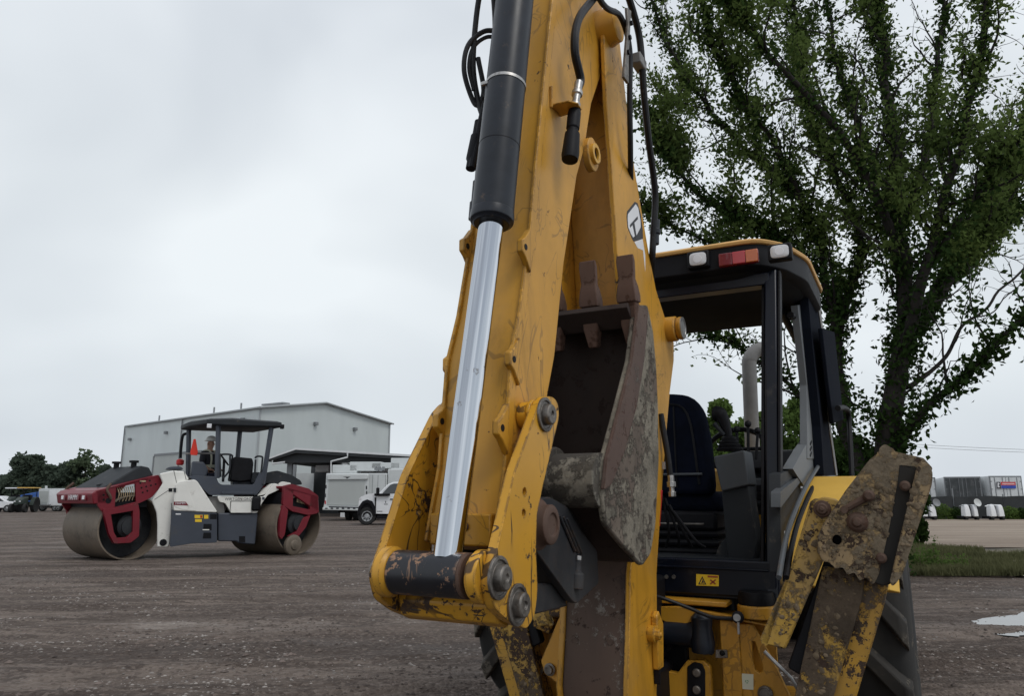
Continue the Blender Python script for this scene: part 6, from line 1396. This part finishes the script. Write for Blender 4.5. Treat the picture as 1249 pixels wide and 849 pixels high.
sg = obj('sign', MB().box((-hw3*.62, -.115, z3-.95), (hw3*.55, -.10, z3-.45)), M['white'], t3)
obj('sign_band', MB().box((-hw3*.36, -.122, z3-.72), (hw3*.55, -.1155, z3-.45)), flat('sign_red', (.55, .04, .05)) and M.setdefault('signred', bpy.data.materials['sign_red']), sg)
M['signblue'] = flat('sign_blue', (.04, .08, .40)); obj('sign_band', MB().box((-hw3*.36, -.122, z3-.95), (hw3*.55, -.1155, z3-.725)), M['signblue'], sg)
obj('sign_block', MB().box((-hw3*.62, -.124, z3-.95), (-hw3*.38, -.1155, z3-.45)), M['ink'], sg)
obj('sign_figure', MB().prism(1, -.130, -.1245, [(-hw3*.58, z3-.88), (-hw3*.46, z3-.88), (-hw3*.46, z3-.80), (-hw3*.52, z3-.70), (-hw3*.44, z3-.62), (-hw3*.46, z3-.52), (-hw3*.56, z3-.52)]), M['white'], sg)
obj('sign_lettering', MB().box((-hw3*.28, -.1235, z3-.66), (hw3*.48, -.1225, z3-.54)), flat('sign_pale', (.75, .45, .45)), sg)
def whitemachine(px, y, lab, disc, k):
    c_ = G(px, 635, y); t = thing('white_machine', lab, 'machine', (c_.x, y, 0), math.radians(4*k), 'small white hooded machines by the fence')
    for s_ in (-1, 1):
        if k == 1 and s_ == 1: w0 = .2
        else: w0 = .27
        obj('hood_panel', MB().loft([[Vector((s_*.38+a*w0*f, -.3+(.2*(1-f)), z)) for a in (-1, 1)] + [Vector((s_*.38+w0*f, .25, z)), Vector((s_*.38-w0*f, .25, z))] for z, f in ((.32, 1.0), (.8, .9), (1.15, .7), (1.28, .45))]), M['paintwhite'], t, .05)
        obj('wheel', MB().stack((s_*.5, -.1, .22), (s_, 0, 0), [(-.1, .22), (.1, .22), (.1, .1), (.02, .001)], 14), M['vtyre'], t)
    obj('frame', MB().box((-.8, -.1, .15), (.8, .6, .36)).box((-.1, .0, .36), (.1, .4, 1.2)), M['black'], t, .02)
    if disc:
        obj('dish', MB().stack((disc, -.2, 1.42), (0, -1, .3), [(0, .001), (.04, .2), (.10, .32), (.09, .33), (.02, .2)], 18), M['white_b'] if k == 1 else M['trim'], t)
        obj('dish_stem', MB().tube([(disc*.9, -.1, .6), (disc, -.15, 1.4)], .03, 6), M['black'], t)
    t.scale = (.66, .7, .70)
    obj('arm', MB().tube([(-.9, 0, 1.15), (-.3, 0, 1.28), (.3, 0, 1.2)], .04, 6), M['trim'] if k != 2 else M['paintwhite'], t)
whitemachine(1132, 43.5, 'white hooded machine just right of the stabilizer pad', .75, 0)
whitemachine(1184, 43.6, 'white hooded machine with a white round dish, middle of the three', .62, 1)
whitemachine(1215, 43.4, 'white hooded machine nearest the right edge of the photo', .0, 2)
# power line
pl = thing('power_line', 'pair of thin power cables crossing the grey sky at the right', 'power line', (0, 0, 0))
for dz in (0, .4):
    a = G(1000, 538, 110); b = G(1500, 556, 110); a.z += dz; b.z += dz
    obj('cable', MB().tube([a.lerp(b, i/12) + Vector((0, 0, -1.2*math.sin(PI*i/12)*.5)) for i in range(13)], .025, 4), M['pipe'], pl)
for x in (1000, 1500):
    a = G(x, 540, 110); obj('pole', MB().cyl((a.x, 110.2, 0), (a.x, 110.2, a.z+1.4), .18, .12, 8), M['trim'], pl)
# ================================================================== VEGETATION
def leafmat(name, a, b_, trans=.35):
    m = bpy.data.materials.new(name); m.use_nodes = True; nt = m.node_tree; nt.nodes.clear()
    out = nt.nodes.new('ShaderNodeOutputMaterial'); d = nt.nodes.new('ShaderNodeBsdfDiffuse'); t = nt.nodes.new('ShaderNodeBsdfTranslucent'); mx = nt.nodes.new('ShaderNodeMixShader')
    c = mixc(nt, step(nt, nz(nt, .9, 4, .6), .35, .65), a, b_); c = mixc(nt, .5, c, mixc(nt, nz(nt, 9, 2), tuple(x*.4 for x in a), tuple(x*1.5 for x in b_)))
    nt.links.new(c, d.inputs[0]); nt.links.new(c, t.inputs[0]); mx.inputs[0].default_value = trans
    nt.links.new(d.outputs[0], mx.inputs[1]); nt.links.new(t.outputs[0], mx.inputs[2]); nt.links.new(mx.outputs[0], out.inputs[0]); return m
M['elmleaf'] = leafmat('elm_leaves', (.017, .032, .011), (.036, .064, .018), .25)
M['elmleaf_lit'] = leafmat('elm_leaves_lit', (.052, .084, .026), (.120, .165, .048), .5)  # lighter leaf copy: backlight on the upper and left crown painted in
M['bark'] = plain('dark_bark', (.016, .013, .011), .95, var=.35, scale=5, bmp=.8)
M['pineleaf'] = leafmat('hazed_dark_foliage', (.075, .10, .078), (.105, .135, .10), .5); M['paleleaf'] = leafmat('pale_far_foliage', (.09, .12, .075), (.13, .17, .10), .4)  # far leaf colours lightened to stand in for distance haze
M['bushleaf'] = leafmat('bush_foliage', (.070, .12, .032), (.12, .18, .05), .45)
def leaves_obj(name, pts, sizes, mat, parent, elong=.55, flat_=0.0):
    """one small pointed leaf quad at every point, numpy-built"""
    P = np.array(pts, dtype=np.float64); n = len(P); S = np.array(sizes)[:, None]
    a = rng.normal(size=(n, 3)); a[:, 2] -= .3; a /= np.linalg.norm(a, axis=1)[:, None]
    r = rng.normal(size=(n, 3)); r[:, 2] *= (1-flat_); b = np.cross(a, r); b /= np.linalg.norm(b, axis=1)[:, None]
    c_ = np.cross(a, b)
    V = np.empty((n, 4, 3)); V[:, 0] = P - a*S*.5; V[:, 1] = P + b*S*elong*.5 + c_*S*.12; V[:, 2] = P + a*S*.5; V[:, 3] = P - b*S*elong*.5 + c_*S*.12
    me = bpy.data.meshes.new(name); me.vertices.add(4*n); me.vertices.foreach_set('co', V.reshape(-1))
    me.loops.add(4*n); me.loops.foreach_set('vertex_index', np.arange(4*n, dtype=np.int32))
    me.polygons.add(n); me.polygons.foreach_set('loop_start', np.arange(0, 4*n, 4, dtype=np.int32)); me.polygons.foreach_set('loop_total', np.full(n, 4, dtype=np.int32))
    me.update(); me.validate(); me.materials.append(mat)
    o = bpy.data.objects.new(name, me); sc.collection.objects.link(o)
    if parent: o.parent = parent
    return o
R3 = lambda s_=1.0: Vector(rng.normal(size=3))*s_
def elm():
    Y0 = 12.6
    def Q(px, py, dy): return W0.hit(px, py, 1, Y0+dy)
    root = Q(1078, 600, 0); root.z = 0
    T = thing('elm_tree', 'tall leafy elm with many ascending dark limbs rising behind the backhoe cab', 'tree', root)
    tr = MB(); bare = MB(); L1 = []; L2 = []; S1 = []; S2 = []
    limbs = [  # px, py, depth offset ; r0, r1 ; sleeve density ; branch spacing ; leafiness
      ([(1085, 700, 0), (1080, 600, 0), (1084, 540, 0), (1094, 470, 0), (1104, 400, .1), (1100, 300, .2), (1094, 200, .5), (1082, 100, .9), (1070, 0, 1.2), (1060, -140, 1.5)], .34, .06, 1.6, .30, 1.0),
      ([(1100, 430, 0), (1124, 350, -.3), (1150, 250, -.8), (1176, 150, -1.1), (1196, 50, -1.3), (1210, -90, -1.5)], .15, .04, 1.0, .32, .8),
      ([(1104, 420, 0), (1150, 350, .4), (1195, 300, .8), (1249, 255, 1.1), (1330, 195, 1.4)], .15, .04, 2.3, .30, 1.5),
      ([(1106, 400, 0), (1158, 320, .9), (1205, 235, 1.4), (1250, 150, 1.9), (1300, 70, 2.2)], .13, .04, 1.2, .32, 1.1),
      ([(1088, 575, 0), (1108, 530, -.3), (1142, 488, -.7), (1190, 445, -1.2), (1249, 392, -1.7), (1320, 330, -2.0)], .10, .035, 2.2, .8, .45),
      ([(1105, 470, 0), (1135, 448, .2), (1165, 420, .3), (1190, 388, .4), (1225, 348, .6), (1290, 290, .8)], .055, .022, 0, 1.2, 0),
      ([(1190, 388, .4), (1215, 375, .5), (1260, 330, .7)], .02, .01, 0, .9, 0),
      ([(1060, 590, .1), (1036, 540, .5), (1022, 470, .9), (1020, 410, 1.1), (1034, 360, 1.2), (1050, 310, 1.3), (1040, 250, 1.5), (1010, 190, 1.8), (985, 120, 2.1), (970, 20, 2.4), (960, -90, 2.6)], .17, .04, 1.5, .30, 1.2),
      ([(1022, 420, 1.1), (1010, 350, 1.0), (1000, 300, .9), (975, 240, .7), (945, 180, .4), (905, 120, .0), (870, 50, -.3), (845, -40, -.6)], .10, .03, 1.1, .28, 1.3),
      ([(1100, 300, .2), (1065, 225, -.2), (1030, 170, -.6), (985, 115, -1.0), (930, 60, -1.4), (880, -10, -1.7)], .12, .03, 1.0, .30, 1.2),
      ([(1000, 330, 1.0), (955, 290, .8), (905, 265, .5), (855, 240, .2), (815, 190, -.1), (785, 130, -.3)], .08, .03, 1.8, .27, 1.4),
      ([(1030, 500, .7), (985, 490, .9), (945, 455, 1.0), (900, 420, 1.1), (862, 405, 1.2), (835, 385, 1.2)], .07, .02, 1.7, .45, .8),
      ([(1100, 280, .3), (1128, 200, .8), (1142, 100, 1.2), (1150, 0, 1.5), (1150, -100, 1.8)], .11, .035, .8, .34, .8),
      ([(1088, 250, .3), (1045, 150, .8), (1018, 60, 1.2), (1000, -50, 1.5)], .09, .03, .8, .30, 1.0),
      ([(980, 250, .6), (930, 200, 1.2), (880, 150, 1.6), (835, 90, 2.0), (800, 20, 2.2), (785, -60, 2.3)], .07, .025, .9, .28, 1.5),
      ([(955, 290, .8), (900, 300, 1.1), (850, 290, 1.3), (800, 265, 1.4), (770, 240, 1.5)], .05, .02, .9, .4, .8),
      ([(1200, 290, .9), (1240, 215, 1.3), (1275, 140, 1.6)], .07, .03, 1.2, .32, 1.2),
      ([(1130, 330, -.3), (1175, 260, -1.0), (1230, 190, -1.6), (1290, 130, -2.0)], .07, .03, 1.2, .34, 1.1),
    ]
    def leafcloud(p, n, rad, s0, s1, lst=None, sz=None):
        for _ in range(n):
            q = p + R3(rad); (L1 if lst is None else lst).append(tuple(q - root)); (S1 if sz is None else sz).append(rng.uniform(s0, s1))
    first = True
    for pts, r0, r1, slv, spc, leafy in limbs:
        P = catmull([Q(*a) for a in pts], 7)
        P = [p + Vector((noise.noise(p*1.3), noise.noise(p*1.3+Vector((9, 0, 0))), noise.noise(p*1.3+Vector((0, 9, 0)))))*.10 for p in P]
        n = len(P); rr = [(r0+(r1-r0)*(i/(n-1))**.6)*.85 for i in range(n)]
        mb = MB().tube([p-root for p in P], rr, 10)
        obj('trunk' if first else 'limb', mb, M['bark'], T); first = False
        acc = 0; nb = 0
        for i in range(1, n):
            seg_ = P[i]-P[i-1]; l = seg_.length; d = seg_.normalized(); f = i/(n-1)
            if slv:
                for _ in range(int(rng.poisson(l*290*slv*(.35+.9*max(0, noise.noise(P[i]*1.6)+.45))))):
                    q = P[i-1].lerp(P[i], rng.uniform()) + R3(1).normalized()*(rr[i]*.8+abs(rng.normal())*.14)
                    L1.append(tuple(q-root)); S1.append(rng.uniform(.07, .15))
            if f < .22 and r0 > .12: continue
            acc += l
            while acc > spc:
                acc -= spc; nb += 1
                up = Vector((0, 0, .55)); dirn = (d*.8 + R3(.55) + up); dirn.normalize()
                bl_ = rng.uniform(.7, 2.0)*(1.1-.35*f); b = P[i].copy(); path = [b.copy()]; m_ = 9
                for k in range(m_):
                    dirn = (dirn + R3(.16) + Vector((0, 0, .05 if leafy else -.06))).normalized(); b = b + dirn*bl_/m_; path.append(b.copy())
                bare.tube([p-root for p in path], [min(.028, rr[i]*.5)*(1-.85*k/m_)+.003 for k in range(m_+1)], 4, False)
                for k in range(1, m_+1):
                    if leafy and rng.uniform() < .9: 
                        dens = max(0.0, noise.noise(path[k]*1.1)*1.7+.42)
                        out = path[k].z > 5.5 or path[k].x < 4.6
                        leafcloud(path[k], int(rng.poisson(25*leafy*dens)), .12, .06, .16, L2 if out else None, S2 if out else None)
                    if rng.uniform() < (.75 if leafy else .45):
                        td = (dirn*.6+R3(.7)+Vector((0, 0, .15))).normalized(); tl_ = rng.uniform(.25, .75); c_ = path[k].copy(); tp_ = [c_.copy()]
                        for j in range(4): td = (td+R3(.22)).normalized(); c_ = c_+td*tl_/4; tp_.append(c_.copy())
                        bare.tube([p-root for p in tp_], [.008, .003], 3, False)
                        if leafy:
                            for j in range(1, 5):
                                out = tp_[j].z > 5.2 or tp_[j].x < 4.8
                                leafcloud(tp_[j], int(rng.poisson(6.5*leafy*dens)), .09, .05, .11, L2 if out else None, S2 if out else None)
    tag(obj('twigs', bare, M['bark'], T, fixn=False, sharp=180), kind='stuff')
    c1 = leaves_obj('crown', L1, S1, M['elmleaf'], T); c2 = leaves_obj('crown', L2, S2, M['elmleaf_lit'], T)
    print('leaves', len(L1), len(L2))
elm()
def ftree(name, label, px, pyb, pyt, hw, y, mat, n=2500, ls=.5, group=None, shape=0, gaps=.35, pos=None):
    b = G(px, 600, y); zt_ = G(px, pyt, y).z; R = hw/900*y; T = thing(name, label, 'tree' if 'tree' in name else 'bush', (b.x, y, 0), 0, group)
    H = zt_; pts = []; sz = []
    lo_ = .02 if 'tree' not in name else .06
    k = 26; cl = []
    for i in range(k):
        u = rng.uniform(lo_, 1); w_ = (1-u)**.55 if shape == 1 else math.sin(PI*min(1, .15+u*.85))**.6
        a = rng.uniform(0, 2*PI); r = R*w_*rng.uniform(.2, .85); cl.append((Vector((r*math.cos(a), r*math.sin(a)*.8, H*u*.93)), R*rng.uniform(.22, .42)))
    for c_, r in cl:
        for _ in range(n//k):
            v = R3(1).normalized()*r*rng.uniform(.3, 1.05)**.6
            if noise.noise((c_+v)*(2.4/R)+Vector((px, 0, 0))) < -gaps: continue
            q = c_+v*1.0; q.z = max(.05, min(q.z, H)); pts.append(tuple(q)); sz.append(ls*rng.uniform(.5, 1.2))
    obj('trunk', MB().tube([(0, 0, 0), (.02*R, 0, H*.4), (0, 0, H*.8)], [R*.07, R*.02], 7), M['bark'], T)
    mb = MB()
    for c_, r in cl[:10]: mb.tube([(0, 0, max(.1, c_.z*.5)), tuple(c_)], [R*.025, R*.008], 4, False)
    tag(obj('limbs', mb, M['bark'], T), kind='stuff')
    leaves_obj('crown', pts, sz, mat, T, .7)
far = [(-22, 566, 24, 'pineleaf', 0, 'dark bushy tree cut by the left edge, leftmost of the far row'), (14, 552, 26, 'pineleaf', 1, 'dark ragged topped tree behind the dark tractors'), (38, 556, 20, 'pineleaf', 1, 'second dark ragged tree, behind the blue vehicle'), (57, 568, 16, 'pineleaf', 0, 'short dark tree behind the white service body'),
       (78, 560, 22, 'pineleaf', 0, 'dark rounded tree left of the pale see-through tree'), (101, 549, 26, 'paleleaf', 0, 'pale see-through tree, the lightest of the far row'), (126, 567, 16, 'pineleaf', 0, 'small dark tree just right of the pale one'), (140, 584, 22, 'pineleaf', 0, 'low dark tree behind the front of the road roller')]
for px, pt, hw, mt, shp, lab in far:
    ftree('far_tree', lab, px, 615, pt, hw*1.15, 100, M[mt], 3600, .62, 'row of trees far behind the yard', shp, .12 if mt == 'paleleaf' else .4)
k0 = [(x, 596+4*math.sin(x)) for x in range(-60, 150, 18)]
pts = []; sz = []
for _ in range(9000):
    x = rng.uniform(-85, -44); y = rng.uniform(104, 110); h = 3.9+1.2*noise.noise(Vector((x*.25, 0, 0))); pts.append((x, y, rng.uniform(0, h))); sz.append(rng.uniform(.4, .9))
tag(leaves_obj('undergrowth', pts, sz, M['pineleaf'], None, .7), 'dark undergrowth beneath the far row of trees', 'undergrowth', kind='stuff')
bush = [(892, 485, 46, 24, 'bushleaf', 'light green bush seen through the cab left of the exhaust pipe'), (982, 484, 50, 24, 'bushleaf', 'green bush seen through the cab door opening'), (1040, 530, 40, 22, 'elmleaf', 'dark bush behind the cab grab rail'), (935, 505, 44, 25, 'bushleaf', 'green bush behind the cab pillar'), (1085, 545, 34, 21, 'elmleaf', 'dark bush at the foot of the elm')]
for px, pt, hw, y, mt, lab in bush: ftree('bush', lab, px, 640, pt, hw*1.2, y, M[mt], 12000, .20, 'bushes behind the backhoe', 0, .5)
# hedge at the foot of the fence
for k, (px, hw, h, lab) in enumerate(((1150, 14, .95, 'low green bush by the fence between the first two white machines'), (1166, 9, .75, 'small low bush left of the dish topped machine'), (1232, 12, .8, 'low bush by the fence right of the last white machine'), (1247, 12, .7, 'low bush by the fence at the right edge'))):
    c_ = G(px, 630, 44.8); T = thing('fence_bush', lab, 'bush', (c_.x, 44.8, 0), 0, 'low bushes along the fence')
    pts = []; sz = []
    for _ in range(900):
        a = rng.uniform(0, 2*PI); r = math.sqrt(rng.uniform()); pts.append((r*math.cos(a)*hw/20, r*math.sin(a)*.4, rng.uniform(0, h)*math.sqrt(max(.05, 1-r*r*.8)))); sz.append(rng.uniform(.08, .2))
    leaves_obj('foliage', pts, sz, M['bushleaf'] if k % 2 == 0 else M['elmleaf'], T)
# grass verge blades and weeds
def blades(name, region, n, h0, h1, mat, label):
    P = []; 
    while len(P) < n:
        x = rng.uniform(region[0], region[1]); y = rng.uniform(region[2], region[3])
        if noise.noise(Vector((x*.8, y*1.1, 7))) - max(0, x-9.6)*.11 > .02+rng.uniform(-.15, .15): P.append((x, y))
    P = np.array(P); h = rng.uniform(h0, h1, n); a = rng.uniform(0, 2*PI, n); ln = rng.uniform(-.5, .5, (n, 2))*h[:, None]; wd = rng.uniform(.008, .022, n)
    V = np.zeros((n, 3, 3)); V[:, 0, 0] = P[:, 0]-np.cos(a)*wd; V[:, 0, 1] = P[:, 1]-np.sin(a)*wd; V[:, 1, 0] = P[:, 0]+np.cos(a)*wd; V[:, 1, 1] = P[:, 1]+np.sin(a)*wd
    V[:, 2, :2] = P+ln; V[:, 2, 2] = h; V[:, :2, 2] = .0; V[:, :, 2] += .022
    me = bpy.data.meshes.new(name); me.vertices.add(3*n); me.vertices.foreach_set('co', V.reshape(-1)); me.loops.add(3*n); me.loops.foreach_set('vertex_index', np.arange(3*n, dtype=np.int32))
    me.polygons.add(n); me.polygons.foreach_set('loop_start', np.arange(0, 3*n, 3, dtype=np.int32)); me.polygons.foreach_set('loop_total', np.full(n, 3, dtype=np.int32)); me.update(); me.validate(); me.materials.append(mat)
    o = bpy.data.objects.new(name, me); sc.collection.objects.link(o); tag(o, label, 'grass', kind='stuff')
M['grass'] = leafmat('grass_blades', (.085, .092, .045), (.15, .15, .075), .3)
blades('grass', (6.4, 18, 13.1, 19.8), 34000, .05, .20, M['grass'], 'short rough green grass on the verge')
for px, py, y, h, lab in ((1137, 694, 13.8, .62, 'tallest leafy weed standing on the grass verge'), (1120, 690, 14.2, .42, 'weed just right of the stabilizer pad'), (1152, 697, 14, .28, 'low weed right of the tallest one'), (1172, 695, 14.4, .22, 'small weed at the middle of the verge')):
    c_ = G(px, py, y); T = thing('weed', lab, 'weed', (c_.x, y, .03), 0, 'weeds on the grass verge'); pts = []; sz = []
    mb = MB()
    for k in range(5):
        a = k*1.3; tip = Vector((.12*math.cos(a), .12*math.sin(a), h*(1 if k == 0 else .6))); mb.tube([(0, 0, 0), tuple(tip*.5+Vector((0, 0, .03))), tuple(tip)], [.006, .002], 4)
        for _ in range(45): u = rng.uniform(.15, 1); pts.append(tuple(tip*u + R3(.035))); sz.append(rng.uniform(.03, .085))
    obj('stem', mb, M['grass'], T); leaves_obj('foliage', pts, sz, M['bushleaf'], T)
# gravel stones lying on the yard
def stones(n, seed, rmin, rmax, mat, cluster, label, name='gravel_stones', yr_=(1.9, 15)):
    r_ = np.random.default_rng(seed); mb = MB(); oc = [(1, 0, 0), (0, 1, 0), (-1, 0, 0), (0, -1, 0), (0, 0, .8), (0, 0, -.5)]
    fs = [(0, 1, 4), (1, 2, 4), (2, 3, 4), (3, 0, 4), (1, 0, 5), (2, 1, 5), (3, 2, 5), (0, 3, 5)]; c = 0
    while c < n:
        y = yr_[0]*(yr_[1]/yr_[0])**r_.uniform(); x = r_.uniform(-.8, .8)*y
        if cluster and noise.noise(Vector((x*.7+seed, y*.9, 1))) + .3*noise.noise(Vector((x*3, y*3, 2))) < r_.uniform(-.15, .35): continue
        z = gh(x, y); s_ = rmin+(rmax-rmin)*r_.uniform()**3; s_ *= min(1.6, .6+y*.1); j = r_.uniform(.6, 1.3, (6, 3)); a = r_.uniform(0, 6.28); ca, sa = math.cos(a), math.sin(a)
        mb.add([(x+s_*(o[0]*ca-o[1]*sa)*q[0], y+s_*(o[0]*sa+o[1]*ca)*q[1], z+s_*.02+s_*o[2]*q[2]*.6) for o, q in zip(oc, j)], fs); c += 1
    tag(obj(name, mb, mat, fixn=False, sharp=20), label, 'gravel', kind='stuff')
M['stone_l'] = None
M['stone_l'] = plain('pale_gravel', (.26, .235, .215), .9, var=.4, scale=3); M['stone_d'] = plain('dark_gravel', (.085, .066, .057), .9, var=.5, scale=3)
stones(13000, 3, .003, .018, M['stone_l'], True, 'pale gravel stones strewn over the yard')
stones(16000, 5, .004, .018, M['stone_d'], True, 'dark brown clods and gravel on the yard', 'dark_gravel')

mb = MB()
for _ in range(420):
    x = rng.uniform(8.6, 14); y = 14.0 + rng.normal()*.35; s_ = .012+.05*rng.uniform()**3
    b = MB().ball((x, y, .03), (s_*rng.uniform(.8, 1.8), s_, s_*.6), 6, 4); mb.add([Vector(v)+Vector((1, 1, .6))*s_*.5*noise.noise(Vector(v)*30) for v in b.v], b.f)
tag(obj('verge_rubble', mb, M['stone_l'], fixn=False, sharp=25), 'pale rubble along the edge of the grass verge', 'rubble', kind='stuff')

M['stone_m'] = plain('brown_gravel', (.125, .10, .088), .9, var=.6, scale=4)
stones(9000, 11, .006, .030, M['stone_m'], True, 'coarse brown gravel lying in the near part of the yard', 'coarse_gravel', (1.9, 8))
